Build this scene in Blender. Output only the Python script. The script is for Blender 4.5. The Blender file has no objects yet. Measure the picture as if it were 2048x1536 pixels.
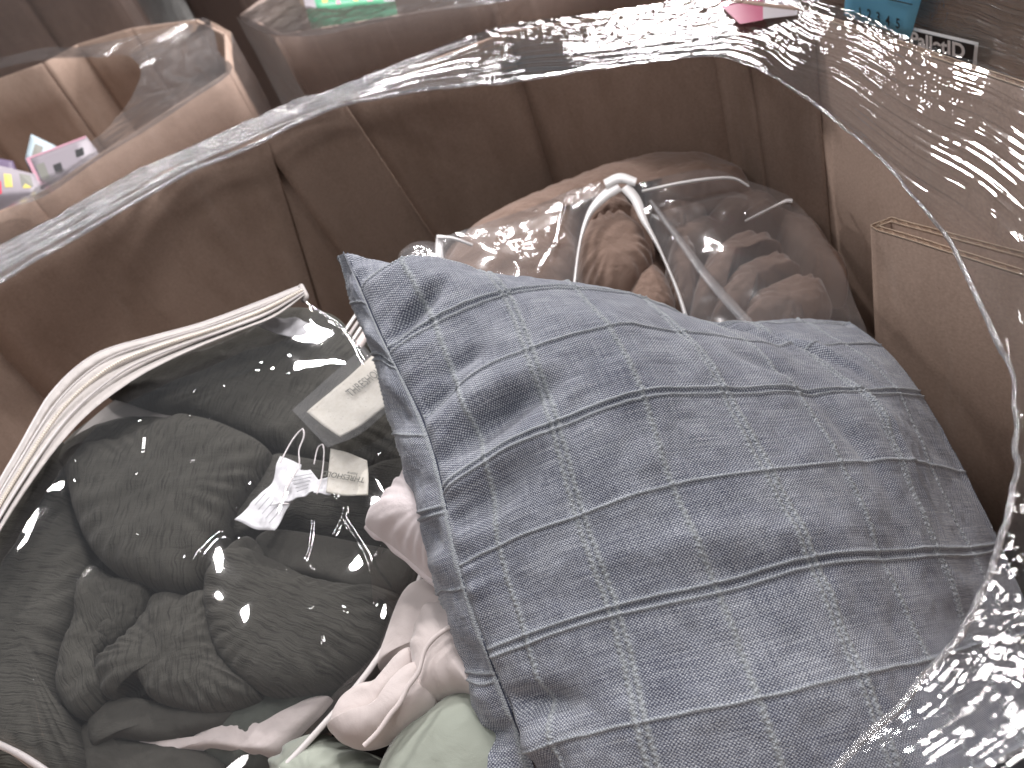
import bpy, math
import numpy as np
from mathutils import Vector, Matrix

SC = bpy.context.scene
COL = SC.collection
rng = np.random.default_rng(7)

# ------------------------------------------------------------------ camera
CAMP = np.array([0.0, 0.0, 1.25])          # phone held 30 cm above the bin rim
FPX = 1540.0
P = math.radians(37.6)
CR, SR = 0.915, 0.403
_n = math.hypot(CR, SR); CR, SR = CR/_n, SR/_n
FW = np.array([0, math.cos(P), -math.sin(P)])
R0 = np.array([1.0, 0, 0]); U0 = np.array([0, math.sin(P), math.cos(P)])
RC = CR*R0 - SR*U0
UC = SR*R0 + CR*U0
cam = bpy.data.cameras.new("camera"); camo = bpy.data.objects.new("camera", cam); COL.objects.link(camo)
M = Matrix(((RC[0], UC[0], -FW[0], CAMP[0]), (RC[1], UC[1], -FW[1], CAMP[1]), (RC[2], UC[2], -FW[2], CAMP[2]), (0, 0, 0, 1)))
camo.matrix_world = M
cam.sensor_width = 36.0; cam.lens = 36.0*FPX/2048.0
cam.clip_start = 0.02; cam.clip_end = 200
cam.dof.use_dof = True; cam.dof.focus_distance = 0.50; cam.dof.aperture_fstop = 9.5
SC.camera = camo

# ------------------------------------------------------------------ light
w = bpy.data.worlds.new("World"); SC.world = w; w.use_nodes = True
w.node_tree.nodes["Background"].inputs[0].default_value = (0.80, 0.90, 1.0, 1)
w.node_tree.nodes["Background"].inputs[1].default_value = 0.12
def lamp(name, loc, size, power, sy=None, color=(1, 0.955, 0.955), tgt=None):
    L = bpy.data.lights.new(name, 'AREA'); L.energy = power; L.color = color
    if sy is None: L.shape = 'DISK'; L.size = size
    else: L.shape = 'RECTANGLE'; L.size = size; L.size_y = sy
    o = bpy.data.objects.new(name, L); COL.objects.link(o); o.location = loc
    if tgt is not None:
        d = Vector(tgt)-Vector(loc); o.rotation_euler = d.to_track_quat('-Z', 'Y').to_euler()
    return o
# warehouse high-bay fixtures hanging at about 6 m
for (x, y, sz, e) in ((1.75, 1.6, .35, 80), (3.6, -.2, 1.4, 260), (.9, 5.4, .9, 430), (-3.9, 4.4, .6, 80), (2.4, 16.5, .3, 35), (-.9, 1.7, .2, 38),
                      (.2, 18.0, .3, 45), (-2.6, 18.8, .7, 400), (-5.2, 18.2, .8, 400), (-8.0, 17.3, .8, 420), (8.5, 1.4, .8, 300), (-.8, -2.5, 1.4, 90)):
    lamp('high_bay_lamp', (x, y, 6.0), sz, e)
# rows of long strip fixtures further down the aisle
for (x, y, ln, e) in ((5.4, 9.0, 7.0, 640), (3.6, 9.0, 6.0, 420), (7.2, 8.0, 6.0, 500), (9.4, 7.0, 6.0, 460), (1.9, 9.5, 4.0, 230), (4.3, 4.6, 1.6, 110), (2.4, 2.4, 1.6, 70), (6.0, 3.4, 2.4, 150)):
    lamp('strip_lamp', (x, y, 6.0), .16, e, ln)

SC.view_settings.view_transform = 'Standard'; SC.view_settings.look = 'None'
SC.view_settings.exposure = 0.0; SC.view_settings.gamma = 1.0
SC.cycles.transparent_max_bounces = 24; SC.cycles.max_bounces = 8
SC.cycles.use_denoising = True
SC.cycles.sample_clamp_indirect = 6

# ------------------------------------------------------------------ maths helpers
def ray(px, py):
    px = np.asarray(px, float); py = np.asarray(py, float)
    return FW + RC*((px-1024)/FPX)[..., None] - UC*((py-768)/FPX)[..., None]
def at(px, py, d): return CAMP + ray(px, py)*np.asarray(d, float)[..., None]
def atz(px, py, z):                       # where the line of sight meets a level plane
    r = ray(px, py); return CAMP + r*(((z-CAMP[2])/r[..., 2])[..., None])
class Plane:
    def __init__(s, a, b, c):
        s.p = np.array(a, float); n = np.cross(b-s.p, c-s.p); n /= np.linalg.norm(n)
        if np.dot(n, CAMP-s.p) < 0: n = -n
        s.n = n; u = np.array(b, float)-s.p; s.u = u/np.linalg.norm(u); s.v = np.cross(n, s.u)
    def hit(s, px, py, h=0.0):
        r = ray(px, py); h = np.asarray(h, float)
        t = (np.dot(s.p-CAMP, s.n)+h)/(r@s.n)
        return CAMP + r*t[..., None]
    def uv(s, Pn): return np.stack([(Pn-s.p)@s.u, (Pn-s.p)@s.v], -1)
def _h(ix, iy, seed):
    x = (ix*374761393 + iy*668265263 + seed*974634777) & 0xffffffff
    x = ((x ^ (x >> 13))*1274126177) & 0xffffffff
    return ((x ^ (x >> 16)) & 0xffffff)/float(0xffffff)
def vn(x, y, seed=0):
    x = np.asarray(x, float); y = np.asarray(y, float)
    ix = np.floor(x).astype(np.int64); iy = np.floor(y).astype(np.int64)
    fx = x-ix; fy = y-iy; fx = fx*fx*fx*(fx*(fx*6-15)+10); fy = fy*fy*fy*(fy*(fy*6-15)+10)
    a = _h(ix, iy, seed); b = _h(ix+1, iy, seed); c = _h(ix, iy+1, seed); d = _h(ix+1, iy+1, seed)
    return (a+(b-a)*fx + (c-a)*fy + (a-b-c+d)*fx*fy)*2-1
def fbm(x, y, seed=0, o=4):
    s = 0; a = 1; t = 0
    for k in range(o): s = s+a*vn(x*2**k+k*17.3, y*2**k-k*9.1, seed+k); t += a; a *= 0.5
    return s/t
def nspline(xs, Y, xq):                    # natural cubic spline, Y (n, ...)
    xs = np.asarray(xs, float); Y = np.asarray(Y, float); n = len(xs); h = np.diff(xs)
    A = np.zeros((n, n)); A[0, 0] = A[-1, -1] = 1; Bv = np.zeros_like(Y)
    for i in range(1, n-1):
        A[i, i-1] = h[i-1]; A[i, i] = 2*(h[i-1]+h[i]); A[i, i+1] = h[i]
        Bv[i] = 6*((Y[i+1]-Y[i])/h[i] - (Y[i]-Y[i-1])/h[i-1])
    m = np.tensordot(np.linalg.inv(A), Bv, 1)
    k = np.clip(np.searchsorted(xs, xq)-1, 0, n-2); sh = (-1,)+(1,)*(Y.ndim-1)
    hk = h[k].reshape(sh); a = ((xs[k+1]-xq).reshape(sh))/hk; b = 1-a
    return a*Y[k]+b*Y[k+1]+((a**3-a)*m[k]+(b**3-b)*m[k+1])*hk**2/6
def crv(pts, n, closed=False, smooth=True):
    p = np.array(pts, float)
    if closed: p = np.vstack([p, p[:1]])
    d = np.r_[0, np.cumsum(np.maximum(1e-9, np.linalg.norm(np.diff(p, axis=0), axis=1)))]
    q = np.linspace(0, d[-1], n+1)[:-1] if closed else np.linspace(0, d[-1], n)
    if not smooth or len(p) < 3: return np.stack([np.interp(q, d, p[:, k]) for k in range(p.shape[1])], -1)
    if closed:
        k = 3; pp = np.vstack([p[:-1][-k:], p, p[1:k+1]]); dd = np.r_[d[:-1][-k:]-d[-1], d, d[1:k+1]+d[-1]]
    else: pp, dd = p, d
    T = np.gradient(pp, axis=0)/np.maximum(1e-9, np.gradient(dd))[:, None]
    i = np.clip(np.searchsorted(dd, q, side='right')-1, 0, len(dd)-2); h = (dd[i+1]-dd[i])
    t = ((q-dd[i])/h)[:, None]; h = h[:, None]
    return ((2*t**3-3*t**2+1)*pp[i]+(t**3-2*t**2+t)*h*T[i]+(-2*t**3+3*t**2)*pp[i+1]+(t**3-t**2)*h*T[i+1])

# ------------------------------------------------------------------ object helpers
def link(o, parent=None):
    COL.objects.link(o)
    if parent is not None: o.parent = parent
    return o
def mesh(name, V, Fq, mat, parent=None, uv=None, smooth=True, attrs=None):
    V = np.asarray(V, float).reshape(-1, 3)
    me = bpy.data.meshes.new(name)
    if isinstance(Fq, np.ndarray):
        nf, k = Fq.shape
        me.vertices.add(len(V)); me.vertices.foreach_set('co', V.ravel())
        me.loops.add(nf*k); me.loops.foreach_set('vertex_index', Fq.ravel().astype(np.int32))
        me.polygons.add(nf); me.polygons.foreach_set('loop_start', np.arange(0, nf*k, k, dtype=np.int32))
        me.update(calc_edges=True)
    else:
        me.from_pydata([tuple(v) for v in V], [], [tuple(f) for f in Fq]); me.update()
    li = np.empty(len(me.loops), np.int32); me.loops.foreach_get('vertex_index', li)
    if uv is not None:
        L = me.uv_layers.new(name='UVMap'); L.data.foreach_set('uv', np.asarray(uv, float).reshape(-1, 2)[li].ravel())
    for k, a in (attrs or {}).items():
        t = me.attributes.new(k, 'FLOAT', 'POINT'); t.data.foreach_set('value', np.asarray(a, float).ravel())
    me.validate()
    if smooth: me.polygons.foreach_set('use_smooth', [True]*len(me.polygons))
    me.materials.append(mat)
    return link(bpy.data.objects.new(name, me), parent)
def gridf(ny, nx, wrapx=False):
    j, i = np.meshgrid(np.arange(ny-1), np.arange(nx if wrapx else nx-1), indexing='ij')
    i2 = (i+1) % nx; a = j*nx+i; b = j*nx+i2; c = (j+1)*nx+i2; d = (j+1)*nx+i
    return np.stack([a, b, c, d], -1).reshape(-1, 4)
def join(parts):                           # [(V, F, uv)] -> one
    Vs, Fs, Us, o = [], [], [], 0
    for V, F, U in parts:
        V = np.asarray(V).reshape(-1, 3); Vs.append(V); Fs.append(F+o); o += len(V)
        Us.append(np.zeros((len(V), 2)) if U is None else np.asarray(U).reshape(-1, 2))
    return np.vstack(Vs), np.vstack(Fs), np.vstack(Us)
def thing(name, label, cat, loc, group=None):
    o = bpy.data.objects.new(name, None); o.empty_display_size = 0.05; COL.objects.link(o)
    o['label'] = label; o['category'] = cat
    if group: o['group'] = group
    o['_base'] = [float(c) for c in loc]
    return o
def settle(root):                          # move the Empty to the thing's base, parts stay where they are
    loc = Vector(root['_base']); del root['_base']; root.location = loc
    for ch in root.children: ch.matrix_parent_inverse = Matrix.Translation(-loc)
def tag(o, label, cat, group=None):
    o['label'] = label; o['category'] = cat
    if group: o['group'] = group
    return o
def tube(pts, r, n=10):
    p = np.asarray(pts, float); T = np.gradient(p, axis=0); T /= np.maximum(1e-9, np.linalg.norm(T, axis=1))[:, None]
    up = np.array([0.31, 0.17, 0.93]); A = np.cross(T, up); A /= np.linalg.norm(A, axis=1)[:, None]; B = np.cross(T, A)
    r = np.broadcast_to(np.asarray(r, float), (len(p),))
    th = np.linspace(0, 2*np.pi, n, endpoint=False)
    V = p[:, None]+(A[:, None]*np.cos(th)[None, :, None]+B[:, None]*np.sin(th)[None, :, None])*r[:, None, None]
    return V.reshape(-1, 3), gridf(len(p), n, True), None
def slab(Q, t, nrm):                       # Q (ny,nx,3) sheet with thickness t along nrm
    ny, nx, _ = Q.shape; A = Q.reshape(-1, 3); Bq = A-np.asarray(nrm).reshape(-1, 3)*t
    f = gridf(ny, nx); n = ny*nx; F = [f, f[:, ::-1]+n]
    e = np.r_[np.arange(nx), np.arange(1, ny)*nx+nx-1, (ny-1)*nx+np.arange(nx-2, -1, -1), np.arange(ny-2, 0, -1)*nx]
    e2 = np.roll(e, -1); F.append(np.stack([e2, e, e+n, e2+n], -1))
    return np.vstack([A, Bq]), np.vstack(F), None
def box(x0, x1, y0, y1, z0, z1):
    V = np.array([(x, y, z) for z in (z0, z1) for y in (y0, y1) for x in (x0, x1)], float)
    return V, np.array([(0, 2, 3, 1), (4, 5, 7, 6), (0, 1, 5, 4), (2, 6, 7, 3), (0, 4, 6, 2), (1, 3, 7, 5)]), None

# ------------------------------------------------------------------ material helpers
class NT:
    def __init__(s, name):
        s.m = bpy.data.materials.new(name); s.m.use_nodes = True; s.t = s.m.node_tree; s.t.nodes.clear()
        s.out = s.t.nodes.new('ShaderNodeOutputMaterial')
    def n(s, ty, ins=None, **kw):
        nd = s.t.nodes.new('ShaderNode'+ty)
        for k, v in kw.items(): setattr(nd, k, v)
        for k, v in (ins or {}).items():
            if isinstance(v, bpy.types.NodeSocket): s.t.links.new(v, nd.inputs[k])
            else: nd.inputs[k].default_value = v
        return nd
    def math(s, op, a, b=0.0, c=0.0, clamp=False):
        return s.n('Math', {0: a, 1: b, 2: c}, operation=op, use_clamp=clamp).outputs[0]
    def ramp(s, f, stops):
        r = s.n('ValToRGB', {0: f}); e = r.color_ramp.elements
        while len(e) < len(stops): e.new(0.5)
        for el, (p, c) in zip(e, stops): el.position = p; el.color = (*c, 1) if len(c) == 3 else c
        return r.outputs[0]
    def noise(s, vec, scale, detail=4, rough=0.55, dist=0.0):
        return s.n('TexNoise', {'Vector': vec, 'Scale': scale, 'Detail': detail, 'Roughness': rough, 'Distortion': dist}).outputs[0]
    def mapv(s, vec, scale=(1, 1, 1), rot=(0, 0, 0)):
        return s.n('Mapping', {'Vector': vec, 'Scale': scale, 'Rotation': rot}).outputs[0]
    def uvm(s): return s.n('TexCoord').outputs['UV']
    def obj(s): return s.n('TexCoord').outputs['Object']
    def mix(s, f, a, b, mode='MIX'):
        nd = s.n('MixRGB', {0: f}, blend_type=mode)
        for k, v in ((1, a), (2, b)):
            if isinstance(v, bpy.types.NodeSocket): s.t.links.new(v, nd.inputs[k])
            else: nd.inputs[k].default_value = (*v, 1)
        return nd.outputs[0]
    def bump(s, h, strength, dist, nrm=None):
        i = {'Height': h, 'Strength': strength, 'Distance': dist}
        if nrm is not None: i['Normal'] = nrm
        return s.n('Bump', i).outputs[0]
    def done(s, sh): s.t.links.new(sh, s.out.inputs[0]); return s.m
    def pbr(s, **k):
        nm = {'c': 'Base Color', 'r': 'Roughness', 'n': 'Normal', 'sp': 'Specular IOR Level', 'sh': 'Sheen Weight', 'shr': 'Sheen Roughness', 'sub': 'Subsurface Weight', 'm': 'Metallic'}
        ins = {}
        for a, v in k.items():
            if a == 'c' and not isinstance(v, bpy.types.NodeSocket): v = (*v, 1)
            ins[nm[a]] = v
        return s.done(s.n('BsdfPrincipled', ins).outputs[0])

def m_card(name, c1, c2, rough=0.75):
    t = NT(name); o = t.obj()
    a = t.noise(t.mapv(o, (1, 1, 1)), 3.0, 5); b = t.noise(t.mapv(o, (330, 330, 420)), 1.0, 3); c = t.noise(t.mapv(o, (1, 1, .12)), 260, 2)
    col = t.mix(t.math('MULTIPLY_ADD', a, 1.3, -.15), c1, c2); col = t.mix(0.14, col, t.ramp(b, [(0.3, (0.1, .1, .1)), (.7, (1, 1, 1))]), 'OVERLAY')
    sc = t.ramp(t.noise(t.mapv(o, (5, 5, 2)), 2.2, 6, .7), [(.46, (1, 1, 1)), (.62, (.78, .76, .74))]); col = t.mix(.7, col, sc, 'MULTIPLY')
    st_ = t.ramp(t.noise(t.mapv(o, (26, 26, 3)), 1.0, 4, .7), [(.60, (0, 0, 0)), (.74, (1, 1, 1))]); col = t.mix(t.math('MULTIPLY', st_, .16), col, (.55, .46, .40))
    fl = t.noise(o, 420, 1); col = t.mix(t.math('MULTIPLY', t.math('GREATER_THAN', fl, .72), .35), col, (0.10, 0.06, 0.04))
    return t.pbr(c=col, r=rough, n=t.bump(b, 0.10, 0.0005), sp=0.25)
M_CARD = m_card('kraft_cardboard', (.40, .292, .232), (.35, .252, .198))
M_EDGE = m_card('cut_board_edge', (.60, .47, .36), (.52, .40, .30))
M_CARD_L = m_card('kraft_cardboard_pale', (.36, .25, .19), (.30, .205, .155))
M_FLUTE = m_card('kraft_flute', (.50, .36, .26), (.40, .28, .2))
M_DARKCARD = m_card('kraft_wrapped', (.25, .18, .15), (.20, .145, .12), .5)

def m_cloth(name, c1, c2, pattern=None, sc=1.0, sheen=.3, rough=.9, bumpd=.0006, wr=0.35):
    t = NT(name); u = t.uvm()
    big = t.noise(t.mapv(u, (9, 9, 9)), 1.5, 3)
    col = t.mix(big, c1, c2)
    if pattern == 'gauze':                 # crinkled double gauze: long waves with a fine square grid
        x = t.mapv(u, (1, 1, 1))
        dn = t.n('TexNoise', {'Vector': t.mapv(u, (60, 60, 60)), 'Scale': 1.0, 'Detail': 2}).outputs[1]
        dv = t.n('VectorMath', {0: dn, 1: (.5, .5, .5)}, operation='SUBTRACT').outputs[0]
        dv = t.n('VectorMath', {0: dv, 3: .008}, operation='SCALE').outputs[0]
        x = t.n('VectorMath', {0: u, 1: dv}, operation='ADD').outputs[0]
        l1 = t.noise(t.mapv(x, (760*sc, 34*sc, 1)), 1.0, 3, .6)
        l2 = t.noise(t.mapv(x, (34*sc, 560*sc, 1)), 1.0, 3, .6)
        h = t.math('ADD', t.math('MULTIPLY', l1, 1.0), t.math('MULTIPLY', l2, .45))
        dark = t.ramp(l1, [(.34, (.30, .30, .30)), (.50, (1, 1, 1))])
        col = t.mix(.75, col, dark, 'MULTIPLY')
        dark2 = t.ramp(l2, [(.28, (.55, .55, .55)), (.40, (1, 1, 1))])
        col = t.mix(.55, col, dark2, 'MULTIPLY')
        nr = t.bump(h, 1.0, .0013)
    else:
        w1 = t.noise(t.mapv(u, (38*sc, 38*sc, 1)), 1.0, 5, .55, .6)
        th = t.noise(t.mapv(u, (2600, 700, 1)), 1.0, 1); th2 = t.noise(t.mapv(u, (700, 2600, 1)), 1.0, 1)
        n1 = t.bump(t.math('ADD', th, th2), .35, .0002)
        nr = t.bump(w1, wr, .01, n1)
    return t.pbr(c=col, r=rough, n=nr, sh=sheen, shr=.4, sp=.15)
M_GREEN = m_cloth('olive_gauze', (.071, .068, .058), (.055, .053, .046), 'gauze', sheen=.05)
M_GREENP = m_cloth('olive_plain_cloth', (.062, .059, .051), (.050, .048, .042), sheen=.05)
M_BROWN = m_cloth('tan_cotton', (.27, .185, .145), (.22, .15, .118), wr=.4)
M_PINK = m_cloth('blush_cotton', (.54, .475, .455), (.60, .545, .525), wr=.2, rough=.7)
M_WHITE = m_cloth('pale_pink_shell', (.70, .64, .64), (.64, .57, .57), wr=.2, rough=.6)
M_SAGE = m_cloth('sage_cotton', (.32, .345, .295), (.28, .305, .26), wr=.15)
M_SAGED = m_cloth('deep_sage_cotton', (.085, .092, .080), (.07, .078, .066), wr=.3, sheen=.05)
M_GUSSET = m_cloth('ivory_gusset_cloth', (.42, .39, .375), (.49, .46, .44), wr=.1, rough=.6)
M_SHADE = m_cloth('deep_shade_cloth', (.02, .02, .022), (.03, .03, .032))  # near-black blanket colour, shade of the bin depths painted in

def m_denim():
    t = NT('chambray_weave'); u = t.uvm()
    cord = t.n('Attribute', attribute_name='cord').outputs['Fac']
    dn = t.n('TexNoise', {'Vector': t.mapv(u, (90, 90, 1)), 'Scale': 1.0, 'Detail': 3}).outputs[1]
    dv = t.n('VectorMath', {0: dn, 1: (.5, .5, .5)}, operation='SUBTRACT').outputs[0]
    dv = t.n('VectorMath', {0: dv, 3: .0026}, operation='SCALE').outputs[0]
    x = t.n('VectorMath', {0: u, 1: dv}, operation='ADD').outputs[0]
    s = t.n('SeparateXYZ', {0: x}); X, Y = s.outputs[0], s.outputs[1]
    p, q = .00108, .00098
    sx = t.math('SINE', t.math('MULTIPLY', X, 2*math.pi/(2*p))); sy = t.math('SINE', t.math('MULTIPLY', Y, 2*math.pi/(2*q)))
    wv = t.math('MULTIPLY_ADD', t.math('MULTIPLY', sx, sy), .5, .5)              # checker of over / under
    fx = t.math('ABSOLUTE', sy); 
    speck = t.noise(t.mapv(u, (1500, 1500, 1)), 1.0, 2)
    slubh = t.noise(t.mapv(u, (30, 900, 1)), 1.0, 2); slubv = t.noise(t.mapv(u, (900, 40, 1)), 1.0, 2)
    k = t.math('ADD', t.math('MULTIPLY', wv, .62), t.math('MULTIPLY', fx, .22))
    k = t.math('ADD', k, t.math('MULTIPLY_ADD', speck, 1.1, -.55))
    k = t.math('ADD', k, t.math('MULTIPLY_ADD', slubh, .55, -.27)); k = t.math('ADD', k, t.math('MULTIPLY_ADD', slubv, .35, -.17))
    big = t.noise(t.mapv(u, (22, 22, 1)), 1.0, 4)
    k = t.math('ADD', k, t.math('MULTIPLY_ADD', big, .40, -.20))
    col = t.ramp(k, [(.12, (.040, .044, .075)), (.40, (.158, .171, .212)), (.64, (.34, .362, .398)), (1.0, (.66, .68, .71))])
    ccol = t.ramp(t.math('ADD', speck, t.math('MULTIPLY_ADD', wv, .2, -.1)), [(.28, (.15, .165, .185)), (.5, (.31, .335, .355)), (.75, (.55, .575, .59))])
    col = t.mix(t.math('MULTIPLY', cord, 1.0, clamp=True), col, ccol)
    h = t.math('ADD', wv, t.math('MULTIPLY', speck, 1.2))
    h = t.math('ADD', h, t.math('MULTIPLY', slubh, .8))
    return t.pbr(c=col, r=.92, n=t.bump(h, .75, .00055), sh=.25, shr=.5, sp=.12)
M_DENIM = m_denim()
M_THREAD = NT('navy_seam_thread').pbr(c=(.03, .035, .06), r=.9)

def m_film(name, sx, sy, st, haze=.06, rough=.07, ior=1.5, hazecol=(.8, .8, .82), blot=0.5, dist=.002, gl=1.0, warp=.02):
    """thin clear plastic: mostly see-through, shiny, with stretched wrinkles"""
    t = NT(name); u = t.uvm()
    dn = t.n('TexNoise', {'Vector': t.mapv(u, (14, 14, 1)), 'Scale': 1.0, 'Detail': 2}).outputs[1]
    dv = t.n('VectorMath', {0: dn, 1: (.5, .5, .5)}, operation='SUBTRACT').outputs[0]
    dv = t.n('VectorMath', {0: dv, 3: warp}, operation='SCALE').outputs[0]
    x = t.n('VectorMath', {0: u, 1: dv}, operation='ADD').outputs[0]
    a = t.noise(t.mapv(x, (sx, sy, 1)), 1.0, 3, .55)
    b = t.noise(t.mapv(x, (sx*6, sy*.55, 1)), 1.0, 3, .6)
    b2 = t.noise(t.mapv(x, (90, 120, 1)), 1.0, 2, .5, 1.5)
    zone = t.ramp(t.noise(t.mapv(u, (7, 11, 1)), 1.0, 2), [(.42, (0, 0, 0)), (.6, (1, 1, 1))])
    zone2 = t.ramp(t.noise(t.mapv(u, (9, 6, 3)), 1.0, 2), [(.50, (0, 0, 0)), (.62, (1, 1, 1))])
    h = t.math('ADD', a, t.math('MULTIPLY', t.math('MULTIPLY', b, zone), blot*.5))
    h = t.math('ADD', h, t.math('MULTIPLY', t.math('MULTIPLY', b2, zone2), blot*1.6))
    nr = t.bump(h, st, dist)
    fc = t.n('LayerWeight', {'Blend': .5, 'Normal': nr}).outputs['Facing']
    fr = t.math('MULTIPLY_ADD', t.math('POWER', fc, 4.0), .85, .045)
    fr = t.math('MULTIPLY', fr, 1.5*gl, clamp=True)
    tr = t.n('BsdfTransparent', {'Color': (.93, .93, .935, 1)}).outputs[0]
    df = t.n('BsdfDiffuse', {'Color': (*hazecol, 1), 'Normal': nr}).outputs[0]
    tl = t.n('BsdfTranslucent', {'Color': (*hazecol, 1), 'Normal': nr}).outputs[0]
    hz = t.n('MixShader', {0: .5, 1: df, 2: tl}).outputs[0]
    body = t.n('MixShader', {0: haze, 1: tr, 2: hz}).outputs[0]
    g = t.n('BsdfGlossy', {'Color': (1, 1, 1, 1), 'Roughness': rough, 'Normal': nr}).outputs[0]
    return t.done(t.n('MixShader', {0: fr, 1: body, 2: g}).outputs[0])
M_FILM = m_film('stretch_film', 3, 420, .6, haze=.025, dist=.0003, blot=.3, rough=.05, warp=.002, gl=1.35)
M_FILM_FAR = m_film('stretch_film_far', 8, 160, .9, haze=.11, rough=.12, blot=.6, dist=.0010)
M_FILM_EDGE = m_film('bunched_film', 60, 420, .9, haze=.34, rough=.10, gl=3.0, dist=.003)
M_WRAP = m_film('wrapped_film', 6, 300, .6, haze=.05, rough=.22, blot=.2, gl=1.3)
M_WRAPR = m_film('wrapped_film_streaky', 5, 330, .9, haze=.3, rough=.22, blot=.2, gl=2.5, dist=.004, hazecol=(.8, .74, .66))  # strong warm diffuse haze painted in place of reflected glare on the film
M_VINYL = m_film('clear_vinyl', 7, 9, .2, haze=.03, rough=.035, blot=.0, dist=.006, gl=.9)
M_VINYL_H = m_film('cloudy_vinyl', 8, 8, .35, haze=.13, rough=.10, blot=.05, dist=.004)
def plain(name, c, r=.5, **k): return NT(name).pbr(c=c, r=r, **k)
M_PIPING = plain('white_piping', (.58, .55, .54), .35)
M_WHITEP = plain('white_binding', (.82, .80, .79), .4)
M_ZIP = plain('ivory_zip_teeth', (.72, .66, .58), .4)
M_IVORY = m_card('ivory_card', (.74, .71, .63), (.70, .67, .60), .5)
M_TAGW = m_cloth('white_label_cloth', (.84, .84, .86), (.76, .76, .79), wr=.1)
M_INK = plain('black_ink', (.02, .02, .022), .5)
M_INKG = plain('grey_ink', (.16, .16, .14), .6)
M_BLUE = plain('blue_card', (.22, .66, .98), .7)
M_BLACK = plain('black_label_print', (.012, .012, .014), .35)
M_LABELW = plain('white_label_paper', (.80, .80, .80), .4)
M_PINKL = plain('magenta_label', (.42, .04, .13), .35)
M_CONC = m_card('concrete_floor', (.22, .22, .21), (.16, .16, .155), .4)
M_FAST = plain('clear_plastic_loop', (.85, .80, .80), .12)

# ------------------------------------------------------------------ text helper
def text(s, org, xd, nrm, size, mat, parent, bold=0.0, name='lettering', sx=1.0, align='LEFT'):
    c = bpy.data.curves.new(name, 'FONT'); c.body = s; c.size = size; c.extrude = .00012; c.offset = bold; c.align_x = align
    tmp_ = bpy.data.objects.new(name, c); me = bpy.data.meshes.new_from_object(tmp_); bpy.data.objects.remove(tmp_)
    me.materials.clear(); me.materials.append(mat); o = bpy.data.objects.new(name, me)
    x = Vector(xd).normalized(); z = Vector(nrm).normalized(); y = z.cross(x).normalized(); x = y.cross(z)
    o.matrix_world = Matrix(((x[0]*sx, y[0], z[0], org[0]), (x[1]*sx, y[1], z[1], org[1]), (x[2]*sx, y[2], z[2], org[2]), (0, 0, 0, 1)))
    return link(o, parent)

# ------------------------------------------------------------------ soft shapes
def dome(pts, pl, base, H, ang=0.0, seg=150, rings=34, p=2.6, center=None, wr=.0022, wf=38, pk=0.0, pkn=26, seed=0, tilt=(0, 0), bottom=.4, corner=False):
    """a stuffed lobe standing on plane pl: closed outline, rounded top, flatter underside"""
    o = crv(pts, seg, True, smooth=not corner); B = pl.hit(o[:, 0], o[:, 1], base)
    c = np.mean(o, 0) if center is None else np.array(center, float)
    C = pl.hit(c[0], c[1], base)
    r = np.sin(np.linspace(0, np.pi/2, rings))[:, None]
    th = np.linspace(0, 2*np.pi, seg, endpoint=False)[None]
    Q = C+(B-C)[None]*r[..., None]
    uv = pl.uv(Q)
    h = H*np.maximum(0, 1-r**p)**(1/p*1.25)*np.ones_like(th)
    puck = pk*np.sin(pkn*th+3*np.sin(3*th+seed))*np.sin(np.pi*r**5)*H
    edge = np.minimum(1, (1-r)*6)
    h2 = h+puck+wr*fbm(uv[..., 0]*wf, uv[..., 1]*wf, seed, 4)*(.25+.75*edge)
    h2 = h2+tilt[0]*(uv[..., 0]-uv[0, 0, 0])+tilt[1]*(uv[..., 1]-uv[0, 0, 1])
    T = Q+pl.n*h2[..., None]
    Bt = Q-pl.n*(h*bottom)[..., None]+pl.n*(tilt[0]*(uv[..., 0]-uv[0, 0, 0])+tilt[1]*(uv[..., 1]-uv[0, 0, 1]))[..., None]
    ca, sa = math.cos(ang), math.sin(ang); U = np.stack([uv[..., 0]*ca-uv[..., 1]*sa, uv[..., 0]*sa+uv[..., 1]*ca], -1)
    f = gridf(rings, seg, True); n = rings*seg
    return np.vstack([T.reshape(-1, 3), Bt.reshape(-1, 3)]), np.vstack([f, f[:, ::-1]+n]), np.vstack([U.reshape(-1, 2)]*2)
def coons(top, right, bottom, left, pl, h, nu, nv):
    """sheet on plane pl between four pixel polylines (top & bottom run left->right, left & right run top->bottom)"""
    T = crv(top, nu); Bm = crv(bottom, nu); L = crv(left, nv); R = crv(right, nv)
    u = np.linspace(0, 1, nu)[None, :, None]; v = np.linspace(0, 1, nv)[:, None, None]
    S = (1-v)*T[None]+v*Bm[None]+(1-u)*L[:, None]+u*R[:, None]-((1-u)*(1-v)*T[0]+u*(1-v)*T[-1]+(1-u)*v*Bm[0]+u*v*Bm[-1])
    return S, pl.hit(S[..., 0], S[..., 1], h)
# ================================================================== SETTING
fl = mesh('floor', [(-8, -6, 0), (12, -6, 0), (12, 16, 0), (-8, 16, 0)], [(0, 1, 2, 3)], M_CONC, smooth=False); fl['kind'] = 'structure'

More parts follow.
